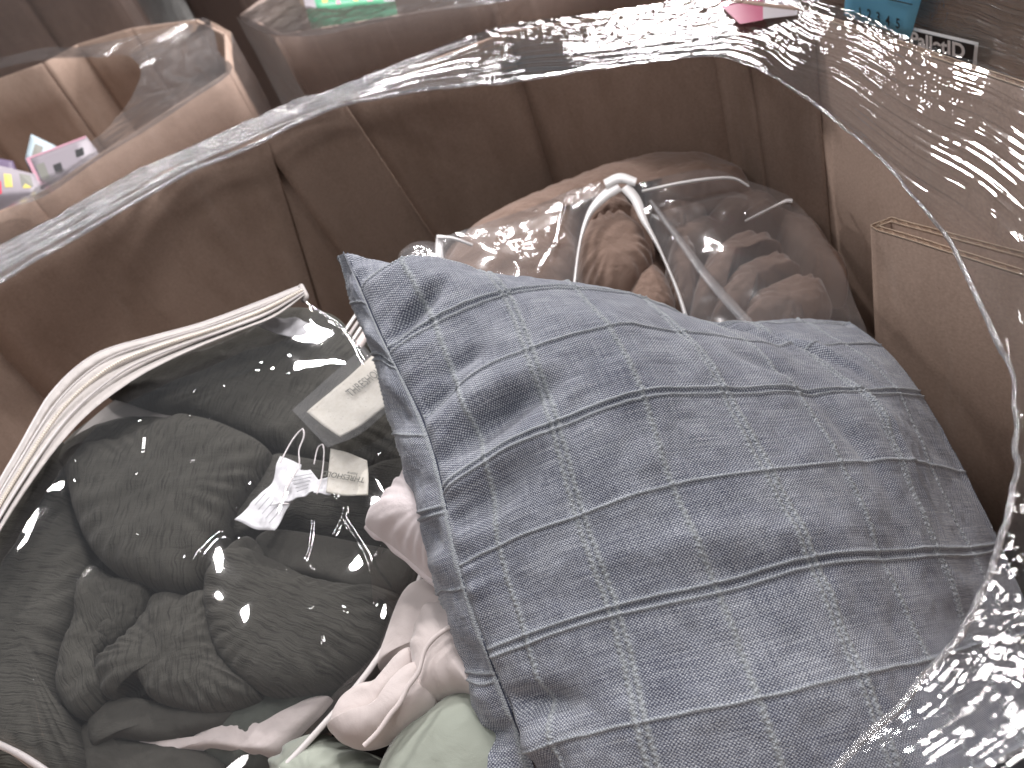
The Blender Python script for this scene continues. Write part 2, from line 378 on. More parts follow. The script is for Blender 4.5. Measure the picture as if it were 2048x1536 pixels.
# ------------------------------------------------------------------ cardboard bins
def xy_at(px, py, y): r = ray(px, py); return np.array([y*r[0]/r[1], y])
def lean(px, py, px2, py2, y, zb):         # crease of a wall at distance y passing through two sight lines
    a = ray(px, py); b = ray(px2, py2); xa, za = y*a[0]/a[1], CAMP[2]+y*a[2]/a[1]; xb, zb_ = y*b[0]/b[1], CAMP[2]+y*b[2]/b[1]
    s = (xb-xa)/(zb_-za); return np.array([xa+s*(ZR-za), y]), np.array([xa+s*(zb-za), y])
ZR = 0.95; ZB = 0.15
def panel(root, ta, tb, ba, bb, zta, ztb, zb, t=.006, mat=None, bulge=.004, seed=0, n=14, gap=.0012, name='wall_panel'):
    u = np.linspace(0, 1, n)[None, :, None]; v = np.linspace(0, 1, n)[:, None, None]
    A = np.array([*ta, zta]); B = np.array([*tb, ztb]); C = np.array([*ba, zb]); D = np.array([*bb, zb])
    e = (B-A)/np.linalg.norm(B-A); A, C, B, D = A+e*gap, C+e*gap, B-e*gap, D-e*gap
    Q = (1-v)*((1-u)*A+u*B)+v*((1-u)*C+u*D)
    nr = np.cross(B-A, C-A); nr /= np.linalg.norm(nr)
    Q = Q+nr*(bulge*.6*fbm(u[..., 0]*.6+seed, v[..., 0]*.9, seed, 1)*np.sin(np.pi*np.clip(u[..., 0], 0, 1)))[..., None]
    V, F, _ = slab(Q, t, np.broadcast_to(nr, Q.shape))
    return mesh(name, V, F, mat or M_CARD, root, smooth=False)
def fluted(root, path, zt, zb, t=.0045, pitch=.0075, mat=None, names=('liner', 'liner', 'flute')):
    """corrugated board standing on edge: two liners and a wavy sheet between them, path is its plan"""
    p = np.array(path, float); d = np.r_[0, np.cumsum(np.linalg.norm(np.diff(p, axis=0), axis=1))]
    L = d[-1]; n = int(L/(pitch/10)); q = np.linspace(0, L, n)
    c = np.stack([np.interp(q, d, p[:, k]) for k in (0, 1)], -1)
    zt = np.interp(q, d, np.broadcast_to(zt, (len(p),)))
    T = np.gradient(c, axis=0); T /= np.linalg.norm(T, axis=1)[:, None]; N = np.stack([-T[:, 1], T[:, 0]], -1)
    rag = .0005*vn(q*900, q*0, 3)
    full = (n, q, c, N, zt, rag)
    ql = np.unique(np.r_[np.linspace(0, L, max(8, int(L/.02))), d, d[1:-1]-.0015, d[1:-1]+.0015]); cl = np.stack([np.interp(ql, d, p[:, k]) for k in (0, 1)], -1)
    Tl = np.gradient(cl, ql, axis=0); Tl /= np.linalg.norm(Tl, axis=1)[:, None]
    coarse = (len(ql), ql, cl, np.stack([-Tl[:, 1], Tl[:, 0]], -1), np.interp(ql, q, zt), .0004*vn(ql*300, ql*0, 3))
    for nm, off in ((names[0], t/2), (names[1], -t/2), (names[2], None)):
        n, q, c, N, zt, rag = full if off is None else coarse
        o = np.full(n, off) if off is not None else (t/2-.0008)*(2/np.pi)*np.arcsin(.97*np.sin(2*np.pi*q/pitch+.5*vn(q*40, 0*q, 5)))
        th = .0006 if off is not None else .0004
        k = c+N*o[:, None]
        Q = np.stack([np.c_[k, zt+rag*(1 if off is not None else .3)], np.c_[k, np.full(n, zb)]])
        V, F, _ = slab(Q, th, np.broadcast_to(np.c_[N, np.zeros(n)], Q.shape))
        mesh(nm, V, F, mat or (M_CARD if off is not None else M_FLUTE), root, smooth=False)
        if off is not None:                # pale raw edge of the cut board
            Q = np.stack([np.c_[k, zt+rag+.0009], np.c_[k, zt+rag-.0004]])+np.r_[0, 0, 0]+np.c_[N, np.zeros(n)][None]*.00015
            V, F, _ = slab(Q, th+.0003, np.broadcast_to(np.c_[N, np.zeros(n)], Q.shape)); mesh('cut_edge', V, F, M_EDGE, root, smooth=False)

big = thing('octagonal_bin', 'open octagonal cardboard bulk bin in the foreground filled with bagged bedding and loose pillows', 'cardboard bin', (-.15, .55, .15))
YF = 1.2
vt = [((-.80, .22),)*2, ((-.83, .95),)*2, ((-.705, 1.165),)*2]
vt.append(lean(554, 335, 597, 478, 1.205, ZB)); vt.append(lean(558, 335, 683, 513, 1.207, ZB))
vt.append(lean(700, 220, 880, 490, YF, ZB)); vt.append(lean(1050, 170, 1105, 350, 1.14, ZB))
for px, py, y in ((1435, 116, .93), (1510, 140, .865), (1647, 212, .76)):
    q = xy_at(px, py, y); vt.append((q, q))
vt.append(((.431, .47),)*2); vt.append(((.405, .10),)*2); vt.append(((.28, -.05),)*2); vt.append(((-.55, -.05),)*2); vt.append(vt[0])
for i in range(len(vt)-1):
    if i in (9, 10): continue
    a, b = vt[i], vt[i+1]
    panel(big, a[0], b[0], a[1], b[1], ZR, ZR, ZB, seed=i, mat=M_CARD, bulge=.005 if 2 <= i <= 6 else .002)
fluted(big, [vt[9][0], vt[10][0], vt[11][0]], [ZR-.007, ZR-.005, ZR-.007], ZB, t=.0055, pitch=.010, names=('wall_liner', 'wall_liner', 'wall_flute'))
P0 = [v[1] for v in vt[:-1]]
n0 = len(P0); vv = [(*p, ZB) for p in P0]+[(*p, ZB-.01) for p in P0]
mesh('base', vv, [list(range(n0))[::-1], list(range(n0, 2*n0))]+[(i, (i+1) % n0, n0+(i+1) % n0, n0+i) for i in range(n0)], M_CARD, big, smooth=False)
settle(big)
pal = thing('wooden_pallet', 'wooden pallet under the foreground bulk bin', 'pallet', (-.15, .55, 0))
for k in range(7): mesh('deck_board', *box(-.85, .55, -.1+.2*k, .0+.2*k, .115, .135)[:2], M_CARD_L, pal, smooth=False)
for k in range(3): mesh('runner', *box(-.8+.6*k, -.70+.6*k, -.1, 1.25, .0, .115)[:2], M_CARD_L, pal, smooth=False)
settle(pal)

# folded corrugated sheet tucked inside the right wall
sh = thing('folded_cardboard_sheet', 'folded corrugated cardboard sheet standing on edge inside the right wall of the bin', 'cardboard sheet', (.40, .5, .3))
zc = CAMP[2]-.44
a = atz(1749, 455, zc); b = atz(2062, 551, zc); c = atz(1784, 440, zc); d2 = atz(2062, 514, zc)
dr = (b-a)[:2]; dr2 = (d2-c)[:2]
path = [a[:2]+dr*1.7, a[:2]+dr, a[:2]+dr*.03, a[:2]-dr*.005+np.array([.0012, .002]), c[:2]+np.array([0, .001]), c[:2]+dr2*.04, c[:2]+dr2, c[:2]+dr2*1.7]
fluted(sh, path, zc, .3, t=.0058, pitch=.0115, mat=None)
settle(sh)

# ------------------------------------------------------------------ neighbouring bins
def ringbin(root, verts, zt, mat=M_CARD, zb=.15, skip=(), n=10, bulge=.003):
    k = len(verts)
    for i in range(k):
        if i in skip: continue
        a, b = verts[i], verts[(i+1) % k]
        panel(root, b, a, b, a, zt[(i+1) % k], zt[i], zb, seed=i+31, mat=mat, n=n, bulge=bulge)
def skirt(root, verts, zt, zb, idx, off=.006, mat=None, name='wrap_film', seed=0):
    c = np.mean(verts, 0); k = len(verts); A = []; Z = []
    for i in idx:
        p = np.array(verts[i % k]); A.append(c+(p-c)*(1+off/np.linalg.norm(p-c)*1.6)); Z.append(zt[i % k])
    A = np.array(A); d = np.r_[0, np.cumsum(np.linalg.norm(np.diff(A, axis=0), axis=1))]
    n = max(60, int(d[-1]/.012)); q = np.linspace(0, d[-1], n); xy = np.stack([np.interp(q, d, A[:, j]) for j in (0, 1)], -1); z1 = np.interp(q, d, Z)
    m = 70; v = np.linspace(0, 1, m)[:, None]
    z = z1[None]*(1-v)+zb*v; dd = .003*fbm(q[None]*8, z*30, seed, 3)
    nr = (xy-c)/np.linalg.norm(xy-c, axis=1)[:, None]
    V = np.stack([xy[None, :, 0]+nr[None, :, 0]*(dd+.002), xy[None, :, 1]+nr[None, :, 1]*(dd+.002), z+0*q[None]], -1)
    return mesh(name, V, gridf(m, n), mat or M_WRAP, root, uv=np.stack([q[None]+0*z, z], -1))
def film_ring(name, pairs, n, m, zo, zi, mat, parent=None, amp=.0025, fs=8, ft=90, seed=0, closed=False, sag=0.0, streak=0.0):
    """film stretched between a rim line and a hole edge; pairs of (outer, inner) points"""
    O = np.array([p[0] for p in pairs], float); I = np.array([p[1] for p in pairs], float)
    mid = (O+I)/2; d = np.r_[0, np.cumsum(np.linalg.norm(np.diff(mid, axis=0), axis=1))]
    q = np.linspace(0, d[-1], n)
    pc = lambda Y: crv2(d, Y, q)
    O, I = pc(O), pc(I)
    t = np.linspace(0, 1, m)[:, None]
    Q = O[None]*(1-t[..., None])+I[None]*t[..., None]
    wid = np.linalg.norm(O-I, axis=1)
    cross = t*wid[None]
    Q[..., 2] -= sag*np.sin(np.pi*t)*wid[None]
    hd = amp*(fbm(q[None]*fs, cross*ft, seed, 4)+.8*fbm(q[None]*fs*3, cross*ft*.4, seed+9, 3))*np.minimum(1, 4*t+.15)
    if streak:                              # long parallel stretch marks along the pull of the film
        mask = np.clip(.65+.9*fbm(q[None]*3.5, cross*14, seed+40, 2), .12, 1)
        qq = q[None]+0*cross; cc = cross+.004*vn(qq*4, cross*10, seed+44)
        hd = hd+streak*mask*(vn(qq*4, cc*190, seed+41)+.4*vn(qq*9, cc*380, seed+42))
        crm = np.clip(fbm(qq*5, cross*7, seed+50, 2)*3-.35, 0, 1)
        hd = hd+crm*streak*1.5*fbm(qq*75, cross*95, seed+43, 2)
    Q[..., 2] += hd
    uv = np.stack([q[None]+0*cross, cross], -1)
    return mesh(name, Q, gridf(m, n), mat, parent, uv=uv), O, I, q
def crv2(d, Y, q):
    T = np.gradient(Y, d, axis=0); i = np.clip(np.searchsorted(d, q, side='right')-1, 0, len(d)-2); h = (d[i+1]-d[i]); t = ((q-d[i])/h)[:, None]; h = h[:, None]
    return ((2*t**3-3*t**2+1)*Y[i]+(t**3-2*t**2+t)*h*T[i]+(-2*t**3+3*t**2)*Y[i+1]+(t**3-t**2)*h*T[i+1])
def pz(p, z): return atz(p[0], p[1], z)

# bin behind on the left
lb = thing('octagonal_bin', 'blurred film-wrapped cardboard bin behind left, with white and pink packages inside', 'cardboard bin', (-1.0, 1.8, .15))
LV = [(-1.75, 1.42), (-.60, 1.375), (-.262, 1.675), (-.265, 1.93), (-.335, 2.12), (-.50, 2.2), (-.66, 2.30), (-.74, 2.23), (-.98, 2.27), (-1.06, 2.36), (-1.5, 2.3), (-1.95, 2.0)]
LZ = [.95, .95, .95, .975, 1.0, 1.03, 1.035, 1.035, 1.045, 1.05, 1.06, 1.0]
ringbin(lb, LV, LZ); skirt(lb, LV, LZ, .15, [0, 1, 2, 3, 4], seed=4)
settle(lb)
prs = [((0, 420, .952), (0, 385, .95)), ((92, 391, .952), (79, 354, .95)), ((205, 314, .952), (137, 316, .95)), ((290, 263, .952), (178, 287, .95)), ((376, 205, .952), (219, 253, .95)),
       ((461, 145, .955), (253, 212, .95)), ((436, 100, .965), (273, 178, .96)), ((426, 58, .99), (282, 147, .975)), ((390, 38, 1.0), (274, 126, .99)), ((308, 62, 1.02), (253, 110, 1.0)),
       ((191, 88, 1.04), (191, 115, 1.03)), ((85, 96, 1.06), (85, 119, 1.05)), ((0, 116, 1.07), (0, 138, 1.06)), ((-90, 140, 1.07), (-80, 165, 1.06))]
pr = [(pz(o, o[2]), pz(i, i[2])) for o, i in prs]
f1, fo, fi, fq = film_ring('stretch_film', pr, 500, 40, 0, 0, M_FILM_FAR, amp=.003, fs=5, ft=30, seed=3)
tag(f1, 'torn clear stretch film folded over the rim of the blurred left bin', 'plastic film')

# packages lying in the left bin
def quadbox(name, px4, d, th, mat, label, cat, strips=(), group=None):
    pl = [at(np.array(p[0]), np.array(p[1]), dd) for p, dd in zip(px4, d)]
    A, B, C, D = pl; n = np.cross(B-A, D-A); n /= np.linalg.norm(n)
    if np.dot(n, CAMP-A) < 0: n = -n
    root = thing(name, label, cat, (A+C)/2-n*th, group)
    Q = np.array([[A, B], [D, C]]); 
    u = np.linspace(0, 1, 6)[None, :, None]; v = np.linspace(0, 1, 6)[:, None, None]
    G = (1-v)*((1-u)*A+u*B)+v*((1-u)*D+u*C)
    V, F, _ = slab(G, th, np.broadcast_to(n, G.shape)); mesh('carton', V, F, mat, root, smooth=False)
    for (u0, u1, v0, v1, m) in strips:
        q = [(1-b)*((1-a)*A+a*B)+b*((1-a)*D+a*C)+n*.0006 for a, b in ((u0, v0), (u1, v0), (u1, v1), (u0, v1))]
        mesh('printed_panel', q, [(0, 1, 2, 3)], m, root, smooth=False)
    settle(root)
M_PK = plain('pink_print', (.45, .24, .30)); M_PW = plain('white_carton', (.24, .215, .24)); M_PB = plain('bluegrey_carton', (.34, .42, .46)); M_PY = plain('mustard_print', (.55, .45, .10)); M_PR = plain('red_print', (.45, .02, .05)); M_PP = plain('violet_print', (.08, .05, .11)); M_PG = plain('green_print', (.03, .30, .14))
quadbox('carton', [(62, 268), (112, 292), (92, 330), (50, 318)], [1.52, 1.5, 1.44, 1.46], .03, M_PB, 'small blue grey carton peeking up behind the white carton in the left bin', 'carton', [(.25, .6, .3, .8, M_INKG)])
quadbox('carton', [(52, 317), (172, 272), (182, 330), (78, 372)], [1.42, 1.42, 1.34, 1.34], .10, M_PW, 'white carton with a pink border and black marks, upper one in the left bin', 'carton', [(0, 1, 0, .07, M_PK), (.36, .50, .55, .85, M_INK), (0, .06, 0, 1, M_PK), (.10, .24, .35, .9, M_INKG), (.78, .92, .35, .6, M_INK)])
quadbox('carton', [(-40, 322), (70, 348), (84, 385), (-40, 400)], [1.36, 1.36, 1.30, 1.30], .08, M_PW, 'white carton with mustard and grey printing at the left edge of the left bin', 'carton', [(.42, .55, .25, .7, M_PY), (.70, .90, .15, .7, M_INKG), (.72, .85, .45, .75, M_PY), (.2, .36, .5, .9, M_PR)])
quadbox('carton', [(-30, 312), (26, 322), (30, 345), (-30, 345)], [1.45, 1.45, 1.42, 1.42], .05, M_PP, 'violet carton half hidden behind the cartons at the left edge', 'carton')
fill = thing('carton', 'brown carton under the white cartons in the left bin', 'carton', (-.9, 1.8, .3))
mesh('carton_body', *box(-1.45, -.5, 1.5, 2.05, .3, .60)[:2], M_CARD_L, fill, smooth=False); settle(fill)

# bin behind in the middle
mb = thing('octagonal_bin', 'film-wrapped cardboard bin at the top centre with a green package showing above its rim', 'cardboard bin', (.4, 2.0, .15))
MV = [(-.262, 2.30), (-.150, 1.81), (.225, 1.335), (.75, 1.33), (1.2, 1.8), (1.15, 2.5), (.5, 2.9), (.0, 2.8)]
MZ = [.95]*8
ringbin(mb, MV, MZ, mat=M_DARKCARD); skirt(mb, MV, MZ, .15, [0, 1, 2, 3], seed=14)
settle(mb)
prs = [((478, 32, .952), (640, -60, .95)), ((500, 52, .952), (600, 5, .952)), ((552, 70, .952), (640, 16, .95)), ((640, 70, .952), (700, 12, .95)), ((730, 50, .952), (780, 2, .95)), ((850, 24, .952), (860, -18, .95)), ((1000, 4, .952), (960, -40, .95)), ((1150, -30, .952), (1100, -80, .95))]
f2, *_ = film_ring('stretch_film', [(pz(o, o[2]), pz(i, i[2])) for o, i in prs], 300, 30, 0, 0, M_FILM_FAR, amp=.004, fs=6, ft=50, seed=8)
tag(f2, 'cloudy stretch film sagging over the rim of the top centre bin', 'plastic film')
quadbox('package', [(600, -30), (770, -60), (790, 2), (612, 18)], [2.2, 2.2, 1.9, 1.9], .12, M_PG, 'green package with small yellow and pink flecks in the top centre bin', 'package',
        [(.2, .26, .72, .85, M_PY), (.35, .40, .8, .95, M_PK), (.55, .6, .78, .9, M_PY), (.7, .76, .85, .95, M_PK), (.0, .12, .5, 1, M_PW), (.88, 1, .6, 1, M_PW)])

# tall wrapped cartons along the back left
for (x0, x1, y0, lab) in ((-2.6, -.62, 2.9, 'tall brown wrapped bin at the far left back, shiny film patch on its side'), (-.53, .35, 3.05, 'tall brown wrapped bin standing right of the dark gap at the back')):
    tb = thing('tall_bin', lab, 'cardboard bin', ((x0+x1)/2, y0+.5, 0))
    V = [(x0+.22, y0)]+[(x0+.22+(x1-x0-.25)*f_, y0+g_) for f_, g_ in ((.42, 0), (.5, .06), (.62, .05), (.72, -.01), (.86, 0))]+[(x1-.03, y0), (x1, y0+.05), (x1, y0+1), (x0, y0+1), (x0, y0+.25)]
    ringbin(tb, V, [1.75]*11, mat=M_DARKCARD, zb=.1, bulge=.01); skirt(tb, V, [1.75]*11, .1, [10, 0, 1, 2, 3, 4, 5, 6, 7, 8], seed=int(x1*10)+40, mat=M_WRAP)
    settle(tb)
# tall wrapped bin on the right with its paperwork
rb = thing('tall_bin', 'tall film-wrapped bin rising behind the right rim, carrying the blue card', 'cardboard bin', (1.0, .8, 0))
RV = [(.535, 1.12), (.535, .12), (1.5, .12), (1.5, 1.15)]
ringbin(rb, RV, [1.7]*4, mat=M_CARD_L, zb=.1, bulge=.003); skirt(rb, RV, [1.7]*4, .1, [0, 1], off=.004, seed=77, mat=M_WRAPR)
settle(rb)
def onx(px, py, X): r = ray(px, py); return CAMP+r*(X/r[0])
def card_on(name, X, px4, th, mat, label, cat, group=None):
    root = thing(name, label, cat, onx(*px4[2], X))
    q = np.array([onx(*p, X) for p in px4]); G = np.array([[q[0], q[1]], [q[3], q[2]]])
    u = np.linspace(0, 1, 8)[None, :, None]; v = np.linspace(0, 1, 8)[:, None, None]
    G = (1-v)*((1-u)*q[0]+u*q[1])+v*((1-u)*q[3]+u*q[2]); G[..., 0] -= .002*np.sin(2.5*v[..., 0]+u[..., 0])
    V, F, _ = slab(G, th, np.broadcast_to(np.array([-1., 0, 0]), G.shape)); mesh('card', V, F, mat, root, smooth=False)
    return root, q
bc, q = card_on('number_card', .518, [(1700, -70), (1868, -70), (1819, 76), (1690, 30)], .0006, M_BLUE, 'bright blue card printed 1 2 3 4 5 on the tall wrapped bin', 'card')
dx = onx(1795, 52, .515)-onx(1735, 30, .515); nx_ = (-1, 0, 0)
for s, p in (('1', (1716, 32)), ('2', (1734, 36)), ('3', (1752, 42)), ('4', (1771, 49)), ('5', (1791, 55))):
    text(s, onx(*p, .5145), dx, nx_, .0145, M_INK, bc, .0002, 'digit')
L1, L2 = onx(1775, -2, .5150), onx(1824, 9, .5150)
V, F, _ = tube([L1, (L1+L2)/2, L2], .0005, 6); mesh('printed_rule', V, F, M_INK, bc)
settle(bc)
pb, q = card_on('pallet_label', .522, [(1806, 50), (1960, 84), (1952, 160), (1790, 125)], .0005, M_LABELW, 'black and white PalletID label on the tall wrapped bin, under the blue card', 'label')
qb = np.array([onx(*p, .5195) for p in ((1812, 58), (1949, 90), (1943, 150), (1800, 120))]); mesh('black_field', qb, [(0, 1, 2, 3)], M_BLACK, pb, smooth=False)
text('PalletID', onx(1820, 88, .519), onx(1940, 120, .519)-onx(1820, 88, .519), nx_, .0190, M_LABELW, pb, .0005, sx=1.32)
settle(pb)

# ------------------------------------------------------------------ film over the foreground bin
W = lambda x, y: ('w', x, y)
prs = [(W(-.72, .35), W(-.60, .40)), (W(-.76, .80), W(-.68, .78)), (W(-.72, 1.12), W(-.65, 1.0)), ((0, 497), (0, 562)), ((198, 393), (200, 446)), ((376, 297), (385, 342)), ((478, 250), (490, 297)), ((581, 208), (600, 243)),
       ((700, 171), (700, 207)), ((795, 129), (800, 186)), ((932, 74), (945, 168)), ((1029, 47), (1040, 158)), ((1186, 27), (1186, 136)), ((1300, 8), (1300, 122)), ((1415, -12), (1390, 113)),
       ((1500, -25), (1445, 115)), ((1580, -20), (1505, 133)), ((1650, 5), (1560, 164)), ((1717, 24), (1640, 218)), ((1816, 75), (1751, 308)), ((1900, 108), (1826, 393)), ((1980, 133), (1895, 478)), ((2048, 167), (1962, 613)),
       ((2120, 200), (2002, 692)), ((2210, 245), (2025, 753)), (W(.423, .35), (2036, 841)), (W(.419, .30), (2034, 897)), (W(.414, .24), (2037, 935)), (W(.410, .18), (2025, 1000)), (W(.400, .11), (2000, 1100)), (W(.37, .05), (1955, 1197)), (W(.33, .01), (1920, 1271)),
       (W(.28, -.03), (1826, 1380)), (W(.22, -.05), (1673, 1536)), (W(.08, -.055), W(-.02, .07)), (W(-.15, -.055), W(-.15, .05)), (W(-.40, -.055), W(-.36, .11)), (W(-.66, .08), W(-.53, .23)), (W(-.76, .35), W(-.62, .42))]
def pw(p, z): return np.array([p[1], p[2], z]) if p[0] == 'w' else atz(p[0], p[1], z)
pr = [(pw(o, .954), pw(i, .945)) for o, i in prs]
ff = thing('stretch_film', 'clear stretch film pulled over the foreground bin rim with a large torn oval opening', 'plastic film', (0, 0, .95))
f0, fo, fi, fq = film_ring('film_sheet', pr, 1500, 240, 0, 0, M_FILM, ff, amp=.0013, fs=4, ft=26, seed=21, streak=.00080, sag=.04)
# torn edge rolled into a lumpy cord, thicker on the far left where the film is bunched up
k = np.arange(len(fi)); dpx = (fi[:, 0] < .25) & (fi[:, 1] > .6)
rr = np.where(dpx, .0026, .0010)*(1+.6*fbm(fq*60, fq*0, 4, 3)); rr = np.convolve(rr, np.ones(15)/15, 'same')+.0002
e = fi+np.stack([.0015*fbm(fq*30, fq*0, 5), .0015*fbm(fq*30, fq*0+5, 6), .002*fbm(fq*22, fq*0+9, 7)], -1)
V, F, _ = tube(e, rr, 10); uv = np.stack([np.repeat(fq, 10), np.tile(np.arange(10)/10*.02, len(fq))], -1)
mesh('rolled_film_edge', V, F, M_FILM_EDGE, ff, uv=uv)
sel = np.where((fo[:, 0] > -.72) & (fo[:, 0] < .16) & (fo[:, 1] > .9))[0]
for j, (tt, r0) in enumerate(((.12, .0035), (.35, .0045), (.55, .0040), (.75, .0045), (.25, .002), (.65, .002), (.45, .0018), (.88, .002))):
    o = fo[sel]*(1-tt)+fi[sel]*tt; q_ = fq[sel]
    x = o[:, 0]; wob = .012*np.minimum(1, np.linalg.norm(fo[sel]-fi[sel], axis=1)/.1)
    o = o+np.stack([0*x, wob*fbm(q_*6, x*0+j*3, 50+j, 3), .004+.004*fbm(q_*10, x*0+j, 60+j, 3)], -1)
    fade = np.clip((.20-x)/.2, .15, 1)
    V, F, _ = tube(o, r0*fade*(1+.5*fbm(q_*50, q_*0+j, 33, 3)), 9); uv = np.stack([np.repeat(q_, 9), np.tile(np.arange(9)/9*.02, len(q_))], -1)
    mesh('film_fold', V, F, M_FILM_EDGE, ff, uv=uv)
settle(ff)
ml = thing('shipping_label', 'magenta and white sticker showing through the film at the top edge', 'label', atz(1480, 20, .957))
mesh('pink_field', np.array([atz(*p, .9485) for p in ((1425, -60), (1526, -60), (1526, 40), (1480, 48), (1440, 10))]), [(0, 1, 2, 3, 4)], M_PINKL, ml, smooth=False)
mesh('white_field', np.array([atz(*p, .9485) for p in ((1526, -60), (1600, -60), (1595, 30), (1526, 38))]), [(0, 1, 2, 3)], plain('dull_paper', (.42, .38, .40)), ml, smooth=False)
settle(ml)
# ================================================================== BLUE CUSHION
A_ = np.array([-.5, 0, 1, 2, 3, 4, 5, 6, 6.8]); B_ = np.array([-.6, 0, 1, 2, 3, 4, 5, 6, 7])
G_ = np.array([
[(690,503),(818,548),(985,570),(1160,610),(1290,640),(1395,675),(1500,690),(1620,690),(1740,700)],
[(719,574),(806,528),(968,541),(1130,575),(1262,604),(1375,648),(1480,660),(1600,650),(1715,665)],
[(773,699),(869,644),(1009,579),(1152,569),(1288,594),(1385,632),(1500,640),(1610,638),(1700,645)],
[(840,835),(913,770),(1057,699),(1217,654),(1362,663),(1489,683),(1595,690),(1690,685),(1762,690)],
[(882,979),(973,921),(1111,852),(1286,791),(1447,785),(1596,778),(1716,781),(1793,785),(1842,788)],
[(914,1133),(998,1091),(1159,1030),(1345,969),(1536,940),(1687,922),(1796,922),(1863,929),(1930,943)],
[(972,1309),(1054,1278),(1227,1221),(1433,1175),(1627,1122),(1770,1108),(1871,1105),(1948,1101),(2002,1092)],
[(1048,1499),(1111,1484),(1284,1442),(1514,1398),(1713,1349),(1857,1319),(1955,1290),(2025,1275),(2075,1255)],
[(1130,1710),(1175,1700),(1350,1690),(1600,1640),(1805,1590),(1950,1550),(2050,1500),(2115,1470),(2160,1435)]], float)
D_ = np.array([[0.589, 0.606, 0.629, 0.65, 0.676, 0.705, 0.731, 0.747, 0.748], [0.568, 0.573, 0.595, 0.618, 0.644, 0.672, 0.7, 0.719, 0.725], [0.541, 0.544, 0.551, 0.567, 0.59, 0.619, 0.645, 0.668, 0.684], [0.516, 0.516, 0.517, 0.525, 0.544, 0.568, 0.594, 0.62, 0.643], [0.492, 0.492, 0.489, 0.492, 0.505, 0.525, 0.551, 0.583, 0.612], [0.474, 0.47, 0.464, 0.463, 0.471, 0.491, 0.521, 0.557, 0.585], [0.463, 0.451, 0.439, 0.435, 0.442, 0.465, 0.497, 0.532, 0.562], [0.453, 0.434, 0.415, 0.408, 0.417, 0.441, 0.474, 0.51, 0.54], [0.442, 0.419, 0.392, 0.383, 0.393, 0.418, 0.451, 0.487, 0.518]])
L_ = at(G_[..., 0], G_[..., 1], D_)        # 9 x 9 lattice of the woven checks in space
UM = .060                                  # one check is 6 cm
def cords(a, b, t):
    """raised yarns of the windowpane check: height and mask, a across, b down (in checks)"""
    h = np.zeros_like(a); m = np.zeros_like(a); sg = .0155
    wob = .006*vn(a*9, b*3, 11)
    for k in range(-6, 8):                 # yarns running down
        offs = (0,) if k % 2 == 0 else (-.045, .045)
        for o in offs:
            tw = .008*np.sin(2*np.pi*b/.075+k)+.008*vn(b*14, b*0+k+o*50, 3)
            x = (a-k-o-tw)/ (sg*1.7); g = np.exp(-x*x)
            bead = .80+.20*np.sin(2*np.pi*(b/.052)+3*vn(b*5, b*0+k*3.1+o*99, 8)+(2 if o > 0 else 0))
            h += .0019*g*bead-.0006*np.exp(-(x/2.6)**2); m = np.maximum(m, np.minimum(1, 1.35*g)*(.6+.45*bead))
        if len(offs) == 2: h -= .0002*np.exp(-((a-k)/.03)**2)
    for k in range(-1, 9):                 # yarns running across
        offs = (0,) if k % 2 == 0 else (-.044, .044)
        for o in offs:
            x = (b-k-o-.006*vn(a*4, a*0+k*7+o*30, 5))/(sg*.95); g = np.exp(-x*x)
            bead = .85+.15*np.sin(2*np.pi*a/.035)
            h += .0016*g*bead; m = np.maximum(m, g)
            h -= .0004*np.exp(-((b-k-o-.040)/.016)**2) # shadow groove under each yarn
        if len(offs) == 2: h -= .0008*np.exp(-((b-k)/.020)**2)
    return h, m
def dent(a, b, a0, b0, ra, rb, amt, rot=0.0):
    x, y = a-a0, b-b0; c, s = math.cos(rot), math.sin(rot); x, y = x*c+y*s, -x*s+y*c
    return amt*np.exp(-(x/ra)**2-(y/rb)**2)
def creases(a, b):
    z = .0035*fbm(a*.8, b*.8, 91, 3)+.0012*fbm(a*3.2, b*3.0, 95, 3)
    # dents running in from the left seam and the long drag folds
    z += dent(a, b, -.15, .78, .35, .10, -.010, -.3)+dent(a, b, -.2, 1.25, .3, .16, .004)
    z += dent(a, b, -.30, 1.95, .30, .12, -.005)+dent(a, b, .15, 1.72, .30, .14, -.006)
    z += dent(a, b, .45, 2.62, .65, .17, -.011, -.12)+dent(a, b, .4, 2.25, .7, .2, .003)+dent(a, b, .3, 3.05, .5, .16, .004)
    z += dent(a, b, -.1, 3.45, .5, .22, -.005)+dent(a, b, .0, 5.62, .40, .13, -.008, .25)+dent(a, b, -.25, 5.95, .3, .14, .006)
    z += dent(a, b, 3.9, 2.55, .5, .14, -.004, .5)+dent(a, b, 4.55, 1.35, .65, .16, -.010, .55)+dent(a, b, 4.1, .85, .5, .12, -.006, .5)
    z += dent(a, b, 5.05, 1.9, .10, .6, -.006, -.5)+dent(a, b, 4.7, 1.75, .10, .5, .004, -.5)+dent(a, b, 5.4, 2.2, .12, .6, .004, -.4)
    z += dent(a, b, 4.35, 3.6, .15, .7, -.004, -.25)+dent(a, b, 5.2, 3.7, .10, .7, .003, -.2)+dent(a, b, 2.2, 4.6, 1.2, .2, .003, .1)
    z += dent(a, b, 1.6, 6.0, 1.4, .3, .003)
    # little puckers where the fabric is gathered into the seam
    z += .0016*np.sin(b*19+2*vn(b*2, b*0, 7))*np.exp(-(a+.5)/.16)+.0012*np.sin(b*9)*np.exp(-(a+.5)/.4)
    return z
bp = thing('cushion', 'large blue grey windowpane check cushion lying on top of the bedding, nearest the camera', 'cushion', L_.reshape(-1, 3).mean(0)-np.array([0, 0, .15]))
na, nb = 600, 620
aq = np.linspace(-.5, 6.8, na); bq = np.linspace(-.6, 7, nb)
